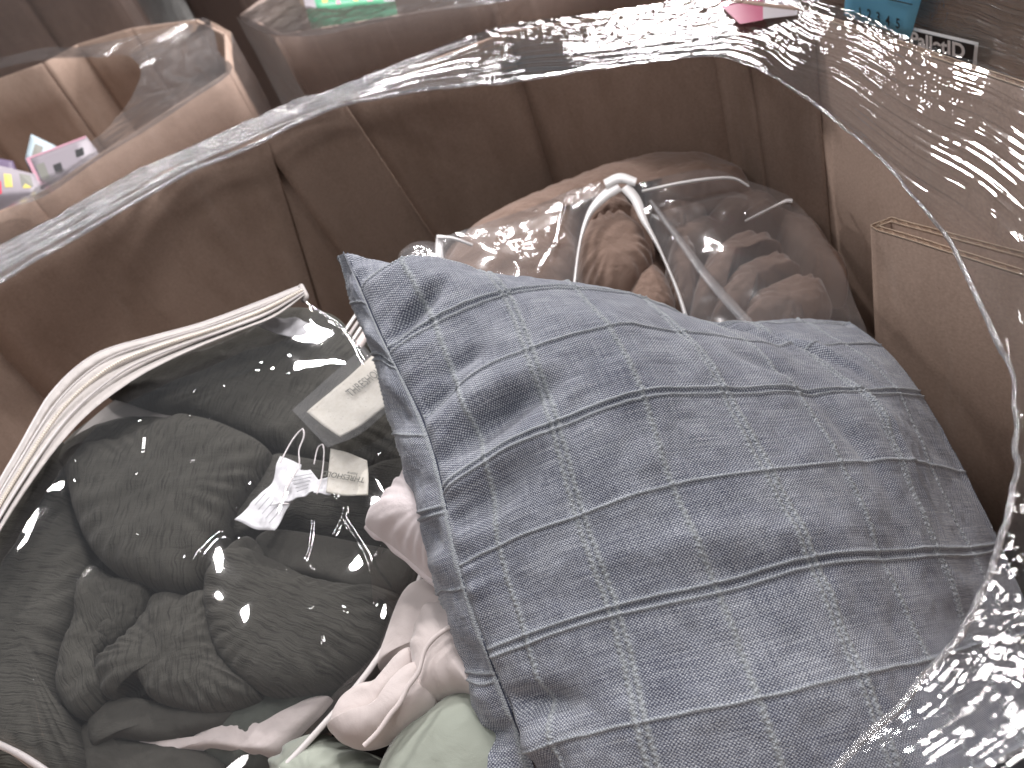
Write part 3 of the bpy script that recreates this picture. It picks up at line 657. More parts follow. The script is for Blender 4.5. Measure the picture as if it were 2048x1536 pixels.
tmp = nspline(B_, L_, bq); S = nspline(A_, tmp.transpose(1, 0, 2), aq).transpose(1, 0, 2)
AA, BB = np.meshgrid(aq, bq)
du = np.gradient(S, axis=1); dv = np.gradient(S, axis=0); N = np.cross(du, dv); N /= np.linalg.norm(N, axis=2)[..., None]
N *= np.sign(np.sum(N*(CAMP-S), -1).mean())
hc, mc = cords(AA, BB, 0)
edge = np.minimum(1, (AA+.5)/.10)*np.minimum(1, (BB+.6)/.10)*np.minimum(1, (6.8-AA)/.1)
roll = -.004*np.exp(-(AA+.5)/.035)          # the edge tucks down into the seam
S2 = S+N*((hc+1.35*creases(AA, BB)*np.clip(edge, .25, 1)+roll))[..., None]
mesh('front_panel', S2, gridf(nb, na), M_DENIM, bp, uv=np.stack([AA*UM, BB*UM], -1), attrs={'cord': mc})
# back panel: rolls out past the left seam, under the cushion and up to the far seams
SIL = np.array([(686, 508), (701, 582), (744, 688), (782, 832), (832, 1000), (868, 1150), (922, 1315), (952, 1500), (950, 1720)], float)
dS = D_[:, 0]+np.array([.004, .010, .016, .022, .024, .026, .026, .026, .026])
Lft = L_[:, 0]; Sil = at(SIL[:, 0], SIL[:, 1], dS)
H1_ = at(SIL[:, 0]+np.array([4, 20, 30, 40, 40, 45, 45, 60, 60]), SIL[:, 1]+14, D_[:, 0]+np.array([.012, .05, .07, .09, .10, .10, .10, .10, .10]))
down = -FW*.0+np.array([0, .05, -.10])
H2_ = L_[:, 3]+down*np.array([.1, .6, 1.1, 1.3, 1.4, 1.4, 1.4, 1.3, 1.2])[:, None]
H3_ = L_[:, 6]+down*np.array([.1, .5, .8, 1.0, 1.0, 1.0, 1.0, .9, .8])[:, None]
R_ = L_[:, 8]
mid = (Lft+Sil)/2+(Sil-Lft)*0+FW*-.003
K = np.stack([Lft, mid, Sil, H1_, H2_, H3_, R_], 1); ks = np.array([0, .35, .75, 1.7, 3.6, 6, 8.0])
kq = np.r_[np.linspace(0, 1.7, 170), np.linspace(1.72, 8, 120)]; bq2 = np.linspace(-.6, 7, 520)
tmp = nspline(B_, K, bq2); T = nspline(ks, tmp.transpose(1, 0, 2), kq).transpose(1, 0, 2)
KA, KB = np.meshgrid(kq, bq2)
du = np.gradient(T, axis=1); dv = np.gradient(T, axis=0); N2 = np.cross(du, dv); N2 /= np.maximum(1e-9, np.linalg.norm(N2, axis=2))[..., None]
s_ = np.sign(np.sum((N2*(CAMP-T))[:, :60], -1).mean()); N2 *= s_
hc2, mc2 = cords(-.5-KA*.9-.5, KB+.06*KA-.25, 0)
wr = (.0035*fbm(KA*2.2, KB*2.6, 55, 4)+.003*np.sin(KB*8.2+1.2)*np.exp(-((KA-.45)/.4)**2))*np.minimum(1, KA/.25)
wr += -.008*np.exp(-((KB-5.75-.25*KA)/.10)**2)*np.exp(-((KA-.5)/.4)**2)+.006*np.exp(-((KB-6.2)/.25)**2)*np.exp(-((KA-.6)/.5)**2)
T2 = T+N2*(hc2*np.minimum(1, KA/.15)+wr-.004*np.exp(-KA/.05))[..., None]
mesh('back_panel', T2, gridf(len(bq2), len(kq)), M_DENIM, bp, uv=np.stack([-KA*UM*.9+.7, KB*UM+.3], -1), attrs={'cord': mc2})
# top edge of the cushion (far side), closing front to back
KT = np.stack([L_[0], L_[0]+np.array([0, .03, -.03]), L_[0]+np.array([0, .02, -.09])], 0)
e1 = nspline(A_, L_[0], np.linspace(-.5, 6.8, 400)); 
V, F, _ = tube(nspline(B_, L_[:, 0], np.linspace(-.6, 7, 700))+N[:, 0].mean(0)*-.0035, .0007, 8); mesh('seam', V, F, M_THREAD, bp)
settle(bp)

# ================================================================== OLIVE COMFORTER IN ITS BAG
GP = Plane(at(600, 580, .85), at(0, 1000, .72), at(840, 1150, .62))
QP = np.array
sage_inside = []
lob = []
def L(pts, base, H, ang=0, **k):
    k['p'] = k.get('p', 2.6)+1.6; k['pk'] = k.get('pk', 0)*1.3; k['wr'] = k.get('wr', .0022)*1.5
    lob.append(dome([(p[0], p[1]) for p in pts], GP, base+H*.22, H*.78, ang, **k))
L([(190, 860), (560, 690), (730, 790), (815, 1100), (700, 1370), (540, 1540), (60, 1540), (-60, 1480), (0, 1120)], -.10, .055, .2, seed=1)
L([(215, 789), (290, 722), (380, 680), (500, 648), (600, 630), (690, 655), (765, 790), (835, 930), (740, 960), (640, 935), (560, 905), (470, 868), (390, 838), (330, 832), (265, 812)], -.022, .034, 1.1, p=3, seed=2, pk=.03)
L([(345, 848), (270, 848), (200, 868), (140, 905), (105, 960), (150, 960), (240, 930), (330, 900), (390, 860)], -.03, .030, 1.2, seed=3)
L([(150, 925), (200, 905), (262, 898), (320, 868), (385, 850), (465, 868), (548, 915), (535, 965), (480, 1040), (455, 1105), (430, 1165), (385, 1195), (310, 1182), (235, 1150), (190, 1095), (160, 1010)], -.016, .046, .75, p=3.2, seed=4, pk=.035, pkn=22)
L([(130, 890), (150, 960), (165, 1050), (200, 1130), (172, 1230), (140, 1320), (130, 1400), (165, 1450), (170, 1560), (-50, 1560), (-60, 1150), (0, 1060), (60, 960)], -.030, .040, -.7, p=3, seed=5, pk=.05, pkn=34)
L([(190, 1140), (235, 1160), (300, 1195), (290, 1250), (212, 1325), (228, 1395), (195, 1436), (160, 1438), (132, 1395), (140, 1320), (170, 1232)], -.022, .030, .2, seed=6, wr=.004)
L([(240, 1165), (310, 1185), (300, 1232), (262, 1275), (225, 1300), (200, 1260), (215, 1200)], -.018, .026, .6, seed=7, wr=.004)
L([(298, 1240), (330, 1195), (385, 1200), (440, 1195), (450, 1290), (485, 1350), (530, 1400), (440, 1432), (370, 1424), (312, 1402), (287, 1360), (246, 1402), (218, 1396), (208, 1332), (255, 1290)], -.020, .034, .5, p=3, seed=8, pk=.05, center=(370, 1320), wr=.004)
L([(425, 1165), (470, 1112), (530, 1120), (600, 1160), (700, 1185), (790, 1195), (815, 1215), (770, 1300), (700, 1360), (610, 1392), (540, 1395), (485, 1365), (445, 1310), (425, 1240)], -.020, .042, -.4, p=3.2, seed=9, pk=.03)
L([(555, 925), (640, 935), (740, 955), (830, 930), (860, 1080), (830, 1140), (760, 1110), (640, 1085), (560, 1070), (480, 1085), (470, 1040), (520, 975)], -.026, .034, -.6, p=3, seed=10)
gr = thing('comforter', 'crumpled dark olive gauze comforter packed in the clear zip bag at the left', 'comforter', GP.hit(400, 1100, -.12))
V, F, U = join(lob); mesh('quilted_body', V, F, M_GREEN, gr, uv=U)
lob = []
L([(518, 1088), (548, 1070), (640, 1080), (740, 1100), (815, 1120), (845, 1150), (815, 1190), (740, 1196), (640, 1168), (560, 1150), (530, 1120)], -.006, .022, .2, seed=11, p=4, wr=.001)
L([(500, 1082), (530, 1100), (556, 1142), (600, 1160), (560, 1168), (505, 1140), (460, 1135), (455, 1112)], -.004, .018, 1.2, seed=12, p=4, wr=.002)
L([(480, 1100), (545, 1125), (610, 1160), (720, 1182), (800, 1200), (770, 1212), (690, 1204), (600, 1182), (520, 1150), (462, 1122)], .004, .014, .2, seed=13, p=4, wr=.001)
L([(190, 1450), (215, 1415), (285, 1405), (370, 1425), (450, 1432), (540, 1410), (470, 1462), (400, 1480), (330, 1492), (250, 1485), (200, 1500)], -.034, .030, .1, seed=14, p=3, wr=.002)
L([(165, 1480), (215, 1440), (260, 1482), (330, 1492), (400, 1500), (460, 1530), (460, 1600), (160, 1600)], -.046, .032, .1, seed=15, p=3, wr=.002)
V, F, U = join(lob); mesh('plain_lining', V, F, M_GREENP, gr, uv=U)
# sewn-in white labels and the card tag
def ribbon(poly, h, mat, parent, name='care_label', th=.0007, curl=.004):
    S_, Pq = coons(*poly, GP, h, 30, 22)
    Pq = Pq+GP.n*(curl*fbm(S_[..., 0]/30, S_[..., 1]/30, 77, 2))[..., None]
    V, F, _ = slab(Pq, th, np.broadcast_to(GP.n, Pq.shape)); uv = np.vstack([GP.uv(Pq).reshape(-1, 2)]*2)
    return mesh(name, V, F, mat, parent, uv=uv), Pq
ribbon(([(560, 912), (600, 925)], [(600, 925), (590, 980), (550, 1062)], [(470, 1040), (508, 1056), (550, 1062)], [(560, 912), (540, 965), (470, 1040)]), .036, M_TAGW, gr)
ribbon(([(575, 935), (620, 938)], [(620, 938), (645, 975), (632, 985)], [(540, 1012), (590, 998), (632, 985)], [(575, 935), (560, 970), (540, 1012)]), .040, M_TAGW, gr)
ribbon(([(628, 965), (660, 950)], [(660, 950), (662, 990)], [(630, 990), (662, 990)], [(628, 965), (630, 990)]), .040, M_TAGW, gr)
ribbon(([(500, 650), (560, 634), (590, 632)], [(590, 632), (620, 648), (639, 662)], [(560, 667), (606, 675), (630, 672), (639, 662)], [(500, 650), (530, 657), (560, 667)]), .026, M_TAGW, gr)
ct, Pq = ribbon(([(661, 897), (697, 906), (734, 921)], [(734, 921), (737, 955), (736, 990)], [(652, 985), (695, 991), (736, 990)], [(661, 897), (657, 940), (652, 985)]), .044, M_IVORY, gr, 'card_tag', .0006, .0006)
def gtext(s, p0, p1, h, size, mat, par, bold=0, nm='lettering'):
    a, b = GP.hit(*p0, h), GP.hit(*p1, h); text(s, a, b-a, GP.n, size, mat, par, bold, nm)
gtext('THRESHOLD', (731, 956), (662, 944), .0462, .0068, M_INKG, gr, .00005)
gtext('home', (716, 946), (690, 942), .0462, .004, M_INKG, gr)
for k in range(5):                          # rows of tiny care text on the folded label
    for (p0, p1) in (((582+k*3, 955+k*7), (624-k*2, 947+k*7)), ((510+k*7, 1010+k*9), (532+k*7, 985+k*9))):
        a, b = GP.hit(*p0, .0445), GP.hit(*p1, .0445); V, F, _ = tube([a, (a*2+b)/3, (a+2*b)/3, b], .00035, 5); mesh('printed_line', V, F, plain('label_print', (.45, .45, .48)), gr)
def loop(pts, h, r=.0007):
    q = crv(pts, 60); p = GP.hit(q[:, 0], q[:, 1], h); V, F, _ = tube(p, r*(1+.3*fbm(np.arange(60)/4, np.zeros(60), 3)), 8); mesh('tag_loop', V, F, M_FAST, gr)
loop([(560, 925), (585, 880), (605, 858), (608, 872), (598, 900), (598, 930), (580, 965), (562, 1005), (578, 1008)], .047)
loop([(628, 928), (636, 895), (645, 889), (648, 905), (643, 955), (634, 988)], .047, .0006)
settle(gr)
# the bag
gb = thing('zip_bag', 'clear vinyl zip bag with ivory zip band and white piping holding the olive comforter', 'plastic bag', GP.hit(400, 1100, -.13))
TOP = [(-80, 1120), (0, 1000), (70, 905), (150, 820), (235, 765), (330, 722), (440, 675), (540, 635), (606, 600)]
RGT = [(606, 600), (690, 660), (770, 770), (835, 960), (846, 1080), (838, 1150)]
BOT = [(-90, 1460), (0, 1496), (70, 1545), (160, 1620), (360, 1650), (500, 1590), (600, 1500), (700, 1390), (780, 1290), (838, 1150)]
LFT = [(-80, 1120), (-95, 1300), (-90, 1460)]
S_, Pq = coons(TOP, RGT, BOT, LFT, GP, .030, 470, 420)
v = np.linspace(0, 1, 420)[:, None]; u = np.linspace(0, 1, 470)[None]
bul = .026*np.clip(16*u*(1-u)*v*(1-v), 0, 1)**.6
uvb = GP.uv(Pq)
hh = bul+.0045*fbm(uvb[..., 0]*9, uvb[..., 1]*9, 13, 3)
def spark(hh, S_, pts, r, amp):              # small crinkles of the vinyl
    for k, (x, y) in enumerate(pts):
        hh = hh+amp*(1+.5*math.sin(k*7.1))*np.exp(-(((S_[..., 0]-x)**2+(S_[..., 1]-y)**2)/(r*(1+.4*math.sin(k*3.3)))**2))
    return hh
def crinkle(hh, S_, line, wd, amp, n=40):
    q = crv(line, n); 
    d = np.full(hh.shape, 1e9)
    for x, y in q: d = np.minimum(d, (S_[..., 0]-x)**2+(S_[..., 1]-y)**2)
    return hh+amp*np.exp(-d/wd**2)
hh = spark(hh, S_, [(378, 808), (388, 810), (408, 803), (418, 798), (435, 797), (462, 801), (300, 800), (585, 726), (551, 760), (585, 771), (303, 862), (416, 887), (157, 875), (160, 898), (168, 920), (172, 935), (179, 978), (407, 948), (315, 1095), (682, 1013), (515, 1103), (770, 1035), (395, 1142), (530, 745), (640, 1160), (700, 1240), (440, 860), (90, 930), (88, 950), (92, 967)], 4.6, .0006)
for ln in ([(470, 778), (500, 772), (524, 762), (520, 778)], [(460, 795), (450, 815), (438, 822), (395, 850)], [(312, 895), (310, 925)], [(640, 1070), (628, 1140), (600, 1160)], [(700, 1060), (745, 1140), (755, 1220)], [(590, 1010), (570, 1060)],
           [(500, 1105), (470, 1095), (440, 1120), (420, 1150)], [(680, 1090), (700, 1040)], [(85, 920), (90, 970)], [(780, 1080), (760, 1130), (790, 1180)], [(640, 1240), (660, 1300)], [(330, 930), (300, 970)], [(520, 1000), (500, 1040)], [(100, 1380), (115, 1480)], [(20, 1330), (28, 1400)]):
    hh = crinkle(hh, S_, ln, 4.5, .0007)
Pq = Pq+GP.n*hh[..., None]
mesh('clear_front', Pq, gridf(420, 470), M_VINYL, gb, uv=uvb)
# zip band: pleated ivory cloth along the top, lining behind
OUT = [(-60, 1075), (0, 962), (40, 893), (72, 835), (100, 790), (150, 738), (205, 703), (300, 675), (400, 648), (500, 612), (602, 572)]
INN = [(-60, 1190), (0, 1078), (60, 985), (120, 905), (175, 845), (235, 795), (300, 750), (390, 705), (470, 672), (550, 640), (612, 592)]
o = crv(OUT, 400); i_ = crv(INN, 400); m = 90; t = np.linspace(0, 1, m)[:, None, None]
q = (1-.88*t)*o[None]+.88*t*i_[None]; prof = .035+.012*t[..., 0]+.0055*np.abs(np.sin(t[..., 0]*np.pi*3.6+.4))+.0008*fbm(q[..., 0]/20, q[..., 1]/20, 3, 2)+.004*np.sin(np.linspace(0, 9, 400))[None]*np.sin(np.pi*t[..., 0])
Pq = GP.hit(q[..., 0], q[..., 1], prof); mesh('zip_band', Pq, gridf(m, 400), M_GUSSET, gb, uv=GP.uv(Pq))
LI = [(60, 985), (120, 905), (175, 845), (235, 795), (300, 745), (420, 690)]; LO = [(70, 1100), (130, 960), (215, 880), (320, 860), (380, 820), (430, 760)]
S_, Pq = coons(LI, [(420, 690), (430, 760)], LO, [(60, 985), (70, 1100)], GP, -.012, 60, 40); mesh('inner_lining', Pq, gridf(40, 60), M_GUSSET, gb, uv=GP.uv(Pq))
def pipe(pts, h, r, mat, name, parent=gb, pl=GP, n=300, beads=0):
    q = crv(pts, n); p = pl.hit(q[:, 0], q[:, 1], h)
    rr = r*np.ones(n)
    if beads: rr = r*(1+.35*np.sin(np.arange(n)*beads))
    V, F, _ = tube(p, rr, 10); return mesh(name, V, F, mat, parent, uv=np.zeros((len(V), 2)))
pipe(OUT, .036, .0014, M_PIPING, 'piping')
off = lambda k: [(a[0]*(1-k)+b[0]*k, a[1]*(1-k)+b[1]*k) for a, b in zip(OUT, INN)]
pipe(off(.40), .050, .0016, M_ZIP, 'zip_teeth', beads=1.6, n=700); pipe(off(.62), .052, .0011, M_PIPING, 'zip_tape_edge'); pipe(off(.22), .046, .0010, M_PIPING, 'zip_tape_edge')
pipe([(602, 572), (608, 584), (612, 594), (605, 602)], .044, .0028, M_GUSSET, 'band_end')
pipe([(846, 1080), (842, 1148), (815, 1215), (775, 1285), (735, 1345), (680, 1412), (610, 1490), (545, 1560), (480, 1640)], .034, .0022, M_PIPING, 'piping')
pipe([(606, 600), (690, 660), (770, 770), (835, 960), (846, 1080)], .030, .0009, M_VINYL_H, 'welded_edge')
pipe([(-60, 1462), (0, 1490), (45, 1512), (95, 1545), (150, 1590)], .030, .0024, M_PIPING, 'piping')
# side gusset under the front piping
SG1 = [(846, 1080), (842, 1152), (775, 1288), (680, 1415), (545, 1562)]; SG2 = [(862, 1085), (852, 1150), (775, 1345), (700, 1430), (575, 1570)]
a1, a2 = crv(SG1, 80), crv(SG2, 80); V = np.stack([GP.hit(a1[:, 0], a1[:, 1], .032), GP.hit((a1+a2)[:, 0]/2, (a1+a2)[:, 1]/2, -.01), GP.hit(a2[:, 0], a2[:, 1], -.07)])
mesh('side_gusset', V, gridf(3, 80), M_GUSSET, gb, uv=GP.uv(V))
# card pocket with the paper insert
S_, Pq = coons([(584, 820), (660, 752), (728, 692)], [(728, 692), (770, 740), (800, 800)], [(655, 895), (720, 868), (800, 800)], [(584, 820), (620, 858), (655, 895)], GP, .060, 60, 60)
mesh('card_pocket', Pq, gridf(60, 60), M_VINYL_H, gb, uv=GP.uv(Pq))
S_, Pq = coons([(613, 823), (680, 768), (750, 706)], [(750, 706), (775, 750), (800, 790)], [(680, 874), (722, 850), (800, 790)], [(613, 823), (645, 850), (680, 874)], GP, .057, 30, 20)
Pq = Pq+GP.n*(.0008*fbm(S_[..., 0]/40, S_[..., 1]/40, 9, 2))[..., None]
V, F, _ = slab(Pq, .0005, np.broadcast_to(GP.n, Pq.shape)); mesh('paper_insert', V, F, M_IVORY, gb, smooth=False)
a_, b_ = GP.hit(702, 794, .0592), GP.hit(768, 744, .0592); text('THRESHOLD', a_, b_-a_, GP.n, .0135, M_INKG, gb, .00005, sx=.52)
settle(gb)

# ================================================================== TAN COMFORTER IN ITS BAG
BP = Plane(at(875, 500, .93), at(1330, 320, 1.03), at(1690, 620, .83))
lob = []
def L2(pts, base, H, ang=0, **k): lob.append(dome(pts, BP, base, H, ang, **k))
L2([(880, 560), (900, 500), (1000, 440), (1150, 372), (1300, 328), (1450, 335), (1560, 400), (1620, 480), (1700, 620), (1640, 740), (1200, 760), (900, 640)], -.12, .05, 0, seed=20)
L2([(890, 545), (925, 492), (1010, 440), (1120, 392), (1230, 350), (1330, 322), (1420, 322), (1490, 352), (1440, 372), (1330, 380), (1250, 400), (1200, 440), (1165, 500), (1160, 580), (1100, 660), (980, 650), (900, 600)], -.03, .056, .9, seed=21, p=2.4, pk=.02, wr=.003, center=(1090, 500))
L2([(1168, 480), (1185, 430), (1215, 408), (1240, 396), (1262, 425), (1275, 450), (1240, 470), (1200, 475)], .012, .030, .3, seed=22, wr=.006)
L2([(1160, 500), (1185, 465), (1225, 452), (1262, 462), (1290, 500), (1305, 550), (1280, 590), (1235, 625), (1180, 610), (1155, 560)], .004, .045, .8, seed=23, wr=.003, p=3, pk=.06, pkn=14)
L2([(1240, 420), (1275, 432), (1292, 470), (1310, 520), (1290, 515), (1262, 470)], .012, .024, .1, seed=24, wr=.005)
L2([(1255, 600), (1300, 545), (1330, 570), (1350, 640), (1300, 690), (1240, 660)], .0, .035, .5, seed=25, wr=.004)
for (pts, b, H, s) in (([(1290, 385), (1360, 372), (1430, 375), (1490, 385), (1500, 410), (1440, 425), (1370, 430), (1310, 425)], -.02, .05, 1),
                       ([(1300, 440), (1350, 425), (1400, 430), (1410, 470), (1370, 500), (1320, 500)], -.05, .05, 2),
                       ([(1400, 440), (1460, 420), (1540, 430), (1570, 470), (1500, 480), (1430, 490)], -.045, .05, 3),
                       ([(1330, 560), (1345, 505), (1375, 505), (1390, 560), (1385, 640), (1345, 650)], -.02, .045, 4),
                       ([(1380, 650), (1395, 570), (1430, 520), (1480, 500), (1530, 505), (1560, 530), (1500, 545), (1450, 590), (1430, 650)], -.01, .05, 5),
                       ([(1420, 650), (1450, 585), (1500, 555), (1560, 545), (1600, 570), (1560, 590), (1500, 620), (1480, 660)], -.005, .045, 6),
                       ([(1470, 660), (1510, 610), (1570, 585), (1630, 595), (1660, 640), (1600, 690), (1500, 700)], -.005, .045, 7),
                       ([(1540, 450), (1600, 470), (1660, 540), (1690, 610), (1640, 600), (1590, 545)], -.05, .045, 8),
                       ([(1320, 500), (1400, 470), (1460, 500), (1420, 530), (1350, 540)], -.06, .045, 9)):
    L2(pts, b, H, s*.7, seed=30+s, wr=.007, p=2.8, wf=30, pk=.07, pkn=9)
br = thing('comforter', 'tan brown quilted comforter bulging from its bag against the far wall', 'comforter', BP.hit(1300, 540, -.15))
V, F, U = join(lob); mesh('quilted_body', V, F, M_BROWN, br, uv=U); settle(br)
bb = thing('zip_bag', 'clear vinyl bag with white bound opening around the tan comforter, by the far wall', 'plastic bag', BP.hit(1300, 540, -.16))
# two panes of vinyl, left and right of the opening
T1 = [(876, 478), (960, 440), (1060, 395), (1150, 355), (1240, 328)]; 
S_, Pq = coons(T1, [(1240, 362), (1190, 420), (1165, 470), (1150, 560), (1140, 640)], [(890, 640), (1000, 660), (1140, 640)], [(876, 478), (872, 540), (890, 640)], BP, .064, 220, 220)
uvb = BP.uv(Pq); u = np.linspace(0, 1, 220)[None]; v = np.linspace(0, 1, 220)[:, None]
hh = .018*np.sin(np.pi*u)*np.sin(np.pi*np.clip(v, 0, 1))+.006*fbm(uvb[..., 0]*12, uvb[..., 1]*9, 5, 3)
hh = spark(hh, S_, [(1180, 375), (1160, 385), (1200, 370), (1150, 400), (1110, 412), (1128, 440), (1122, 455), (1070, 425), (1000, 500), (1040, 508), (1100, 480), (1130, 420), (1075, 505), (995, 520), (1040, 530), (1015, 390)], 4.5, .0018)
for ln in ([(1175, 362), (1190, 380), (1200, 385)], [(1140, 400), (1120, 470), (1105, 530)], [(1080, 560), (1100, 520), (1130, 480)]): hh = crinkle(hh, S_, ln, 4.5, .0018)
mesh('vinyl_pane', Pq+BP.n*hh[..., None], gridf(220, 220), M_VINYL_H, bb, uv=uvb)
T2_ = [(1240, 328), (1330, 314), (1420, 318), (1500, 355), (1580, 395)]
S_, Pq = coons(T2_, [(1580, 395), (1640, 470), (1700, 580), (1760, 760)], [(1385, 720), (1500, 760), (1760, 760)], [(1262, 372), (1292, 440), (1340, 540), (1385, 720)], BP, .050, 240, 220)
uvb = BP.uv(Pq); u = np.linspace(0, 1, 240)[None]
hh = .012*np.sin(np.pi*u)*np.sin(np.pi*v)+.006*fbm(uvb[..., 0]*12, uvb[..., 1]*10, 6, 3)
hh = crinkle(hh, S_, [(1490, 440), (1530, 415), (1575, 400)], 4, .0015)
mesh('vinyl_pane', Pq+BP.n*hh[..., None], gridf(220, 240), M_VINYL_H, bb, uv=uvb)
def strip(pts, wd, h, mat, name, pl, parent, n=120):
    q = crv(pts, n); T = np.gradient(q, axis=0); T /= np.linalg.norm(T, axis=1)[:, None]; Nn = np.stack([-T[:, 1], T[:, 0]], -1)
    wd = np.interp(np.linspace(0, 1, n), np.linspace(0, 1, len(wd)), wd); t = np.linspace(-.5, .5, 9)[:, None, None]
    Q = q[None]+Nn[None]*wd[None, :, None]*t; Pq = pl.hit(Q[..., 0], Q[..., 1], h+.003*np.cos(np.pi*t[..., 0])+0*wd[None])
    V, F, _ = slab(Pq, .0008, np.broadcast_to(pl.n, Pq.shape)); return mesh(name, V, F, mat, parent)
strip([(1238, 372), (1205, 395), (1180, 425), (1165, 465), (1156, 510), (1150, 560), (1142, 620)], [22, 20, 10, 6, 6, 7, 8], .066, M_WHITEP, 'opening_binding', BP, bb)
strip([(1250, 372), (1272, 400), (1288, 440), (1315, 490), (1340, 545), (1358, 590), (1374, 640)], [22, 19, 10, 6, 6, 7, 8], .066, M_WHITEP, 'opening_binding', BP, bb)
strip([(1210, 368), (1240, 356), (1272, 364)], [18, 20, 16], .069, M_WHITEP, 'binding_tab', BP, bb)
strip([(1284, 382), (1360, 366), (1430, 356), (1470, 357), (1498, 372)], [4, 6, 6, 5, 3], .064, M_WHITEP, 'seam_binding', BP, bb)
strip([(875, 474), (905, 476), (945, 490)], [7, 6, 5], .056, M_WHITEP, 'seam_binding', BP, bb)
strip([(880, 470), (878, 500), (884, 545)], [14, 16, 14], .052, M_WHITEP, 'seam_binding', BP, bb)
strip([(1300, 400), (1360, 480), (1420, 560), (1500, 650)], [10, 16, 20, 22], .058, m_film('strap_vinyl', 8, 60, .2, haze=.25, rough=.2), 'clear_strap', BP, bb)
strip([(1490, 442), (1530, 422), (1572, 402), (1585, 402)], [3, 5, 4, 8], .056, M_WHITEP, 'seam_binding', BP, bb)
settle(bb)

# ================================================================== LOOSE BEDDING LOWER DOWN
WP = Plane(at(740, 1060, .56), at(860, 960, .58), at(860, 1170, .535))
wp = thing('pillow', 'pale pink white pillow corner poking out left of the blue cushion', 'pillow', WP.hit(820, 1060, -.05))
V, F, U = dome([(733, 1052), (775, 1000), (822, 952), (900, 930), (980, 1000), (980, 1180), (900, 1180), (868, 1165), (832, 1135), (790, 1100), (755, 1075)], WP, .0, .045, .5, seed=60, p=2.6, wr=.003, wf=30, pk=.05, pkn=22, center=(880, 1060))
mesh('pillow_cover', V, F, M_WHITE, wp, uv=U)
pipe([(733, 1052), (752, 1073), (770, 1078), (790, 1100), (815, 1118), (832, 1135), (868, 1165), (905, 1185)], .002, .0024, M_WHITE, 'piped_seam', wp, WP)
settle(wp)
PP = Plane(at(700, 1480, .50), at(900, 1180, .545), at(960, 1420, .49))
pk = thing('comforter', 'loose blush pink comforter fold hanging below the pillow corner', 'comforter', PP.hit(830, 1350, -.08))
lob = []
def L3(pts, base, H, ang=0, **k): lob.append(dome(pts, PP, base, H, ang, **k))
L3([(830, 1180), (900, 1170), (960, 1230), (1000, 1400), (960, 1420), (900, 1430), (880, 1350), (800, 1330), (765, 1345), (780, 1290)], -.035, .035, .3, seed=70, wr=.003, p=3)
L3([(870, 1215), (980, 1250), (990, 1420), (940, 1400), (880, 1410), (850, 1420), (835, 1340), (835, 1290)], -.012, .035, .6, seed=71, wr=.005, wf=16, pk=.03, pkn=9, p=3)
L3([(670, 1462), (690, 1410), (735, 1378), (768, 1370), (800, 1345), (830, 1300), (842, 1310), (836, 1350), (800, 1400), (765, 1450), (712, 1480), (690, 1490)], -.010, .022, .2, seed=72, wr=.0015, p=3.4)
L3([(668, 1466), (700, 1470), (760, 1435), (800, 1400), (830, 1350), (850, 1330), (870, 1370), (870, 1410), (830, 1450), (780, 1485), (735, 1500), (700, 1494)], -.002, .030, .9, seed=73, wr=.005, wf=18, pk=.03, pkn=7, p=3)
V, F, U = join(lob); mesh('comforter_cover', V, F, M_PINK, pk, uv=U)
pipe([(905, 1250), (870, 1275), (850, 1300), (836, 1345), (815, 1375), (800, 1405), (780, 1430), (755, 1465), (728, 1492)], .032, .0016, M_PINK, 'stitched_edge', pk, PP)
settle(pk)
SP = Plane(at(600, 1536, .50), at(900, 1400, .50), at(940, 1560, .47))
for lab, pts, b, H, sd in (('sage green pillow bulging at the bottom edge beside the blue cushion', [(770, 1560), (815, 1475), (880, 1425), (940, 1385), (1020, 1400), (1060, 1620), (900, 1700), (760, 1640)], -.03, .05, 80),
                           ('sage green pillow peeking out right of the zip bag piping, at the bottom edge', [(560, 1545), (600, 1500), (640, 1472), (685, 1480), (720, 1500), (770, 1520), (800, 1560), (780, 1660), (600, 1660)], -.05, .045, 81)):
    sp = thing('pillow', lab, 'pillow', SP.hit(pts[0][0], pts[0][1], -.08))
    V, F, U = dome(pts, SP, b, H, .3, seed=sd, wr=.002 if sd == 80 else .007, p=2.8, pk=.0 if sd == 80 else .08, pkn=8); mesh('pillow_cover', V, F, M_SAGE, sp, uv=U); settle(sp)
# pieces seen through the bottom of the vinyl
IP = Plane(at(380, 1500, .585), at(560, 1450, .585), at(440, 1560, .565))
pi = thing('folded_sheet', 'blush fold seen through the bottom corner of the clear bag', 'bed sheet', IP.hit(480, 1500, -.03))
V, F, U = dome([(282, 1492), (330, 1500), (380, 1488), (430, 1462), (500, 1448), (565, 1446), (640, 1400), (665, 1400), (600, 1470), (560, 1512), (500, 1512), (440, 1505), (380, 1508), (330, 1512)], IP, .002, .014, .3, seed=90, wr=.004, p=5, center=(500, 1482)); mesh('sheet_fold', V, F, M_PINK, pi, uv=U)
settle(pi)
ig = thing('folded_sheet', 'sage green fold seen through the bottom right of the clear zip bag', 'bed sheet', IP.hit(540, 1410, -.03))
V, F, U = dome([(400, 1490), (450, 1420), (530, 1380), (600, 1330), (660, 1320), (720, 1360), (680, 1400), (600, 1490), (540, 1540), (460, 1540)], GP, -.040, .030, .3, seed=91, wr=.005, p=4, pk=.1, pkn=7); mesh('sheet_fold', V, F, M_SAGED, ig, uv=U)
settle(ig)
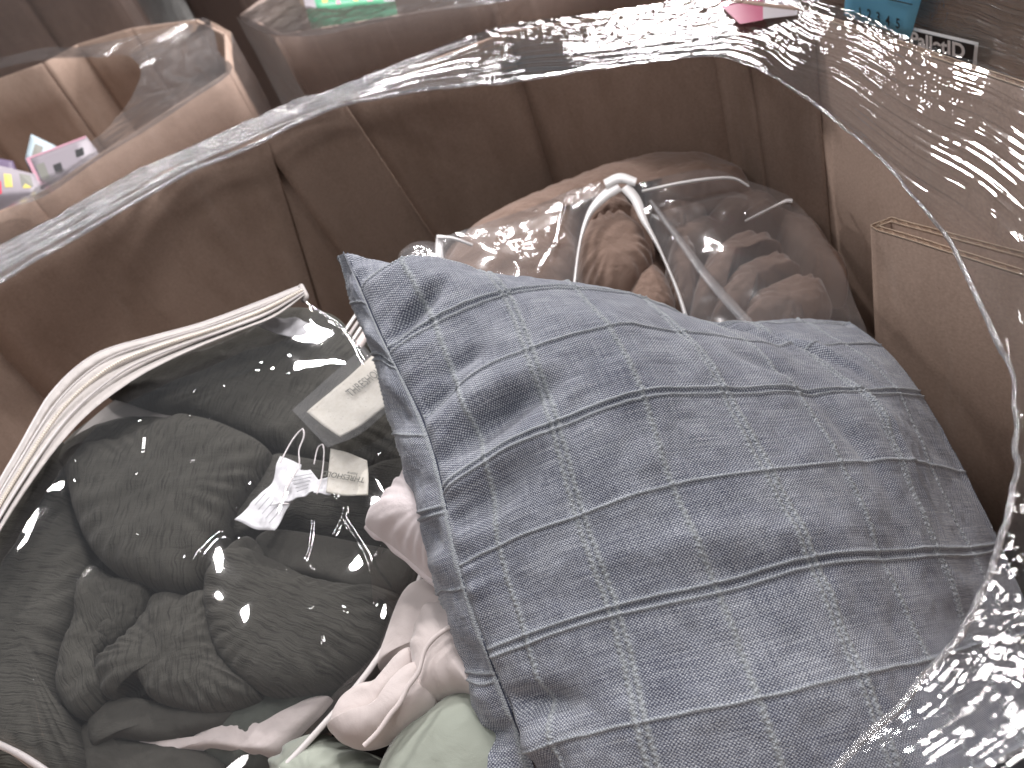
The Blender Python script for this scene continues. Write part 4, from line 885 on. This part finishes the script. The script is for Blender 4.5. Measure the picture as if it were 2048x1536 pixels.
# another zip bag deeper down, only its zip band shows between the olive bag and the cushion
ZP = Plane(at(690, 690, .80), at(720, 620, .86), at(800, 640, .86))
zb_ = thing('zip_bag', 'zip bag with white zip band glimpsed behind the left corner of the blue cushion', 'plastic bag', ZP.hit(730, 660, -.05))
for k, (dx_, m_) in enumerate(((0, M_WHITEP), (9, M_GUSSET), (18, M_WHITEP), (30, M_PINK))):
    strip([(686+dx_, 668+dx_*.8), (712+dx_, 630+dx_*.8), (745+dx_, 590+dx_*.8)], [7, 7, 7] if k < 3 else [18, 18, 18], .01, m_, ('zip_tape', 'zip_tape', 'zip_tape', 'bag_side')[k], ZP, zb_, 40)
V, F, U = dome([(700, 700), (740, 640), (800, 600), (900, 640), (900, 800), (760, 800)], ZP, -.05, .04, seed=95); mesh('bag_body', V, F, M_GREENP, zb_, uv=U)
settle(zb_)
VP = Plane(at(800, 530, .9), at(860, 490, .95), at(880, 540, .9))
vp = thing('plastic_bag', 'small pale plastic bag corner between the blue cushion and tan bag', 'plastic bag', VP.hit(840, 520, -.03))
V, F, U = dome([(795, 520), (820, 498), (850, 492), (890, 510), (900, 570), (830, 570)], VP, 0, .02, seed=97); mesh('bag_corner', V, F, M_VINYL_H, vp, uv=U); settle(vp)
# added bedding under the upper layer; near-black colour stands in for deep shade
for (lab, cx, cy, cz, rx, ry, rz, s) in (('added folded blanket coloured near black for the deep shade under the olive bag', -.35, .55, .60, .36, .40, .10, 1), ('added folded blanket coloured near black for the deep shade under the blue cushion', .08, .38, .48, .24, .32, .12, 2), ('added folded blanket coloured near black for the deep shade under the tan bag', .14, .85, .50, .24, .22, .12, 3)):
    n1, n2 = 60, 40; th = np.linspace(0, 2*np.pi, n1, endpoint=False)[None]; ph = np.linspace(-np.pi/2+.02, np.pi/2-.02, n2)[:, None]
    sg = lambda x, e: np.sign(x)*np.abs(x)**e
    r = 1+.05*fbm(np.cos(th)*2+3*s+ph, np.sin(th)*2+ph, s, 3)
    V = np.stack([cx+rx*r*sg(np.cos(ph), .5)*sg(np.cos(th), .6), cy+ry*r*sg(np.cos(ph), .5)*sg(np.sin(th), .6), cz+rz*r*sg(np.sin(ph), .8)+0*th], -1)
    o_ = mesh('folded_blanket', V, gridf(n2, n1, True), M_SHADE, uv=V[..., :2]); tag(o_, lab, 'blanket')
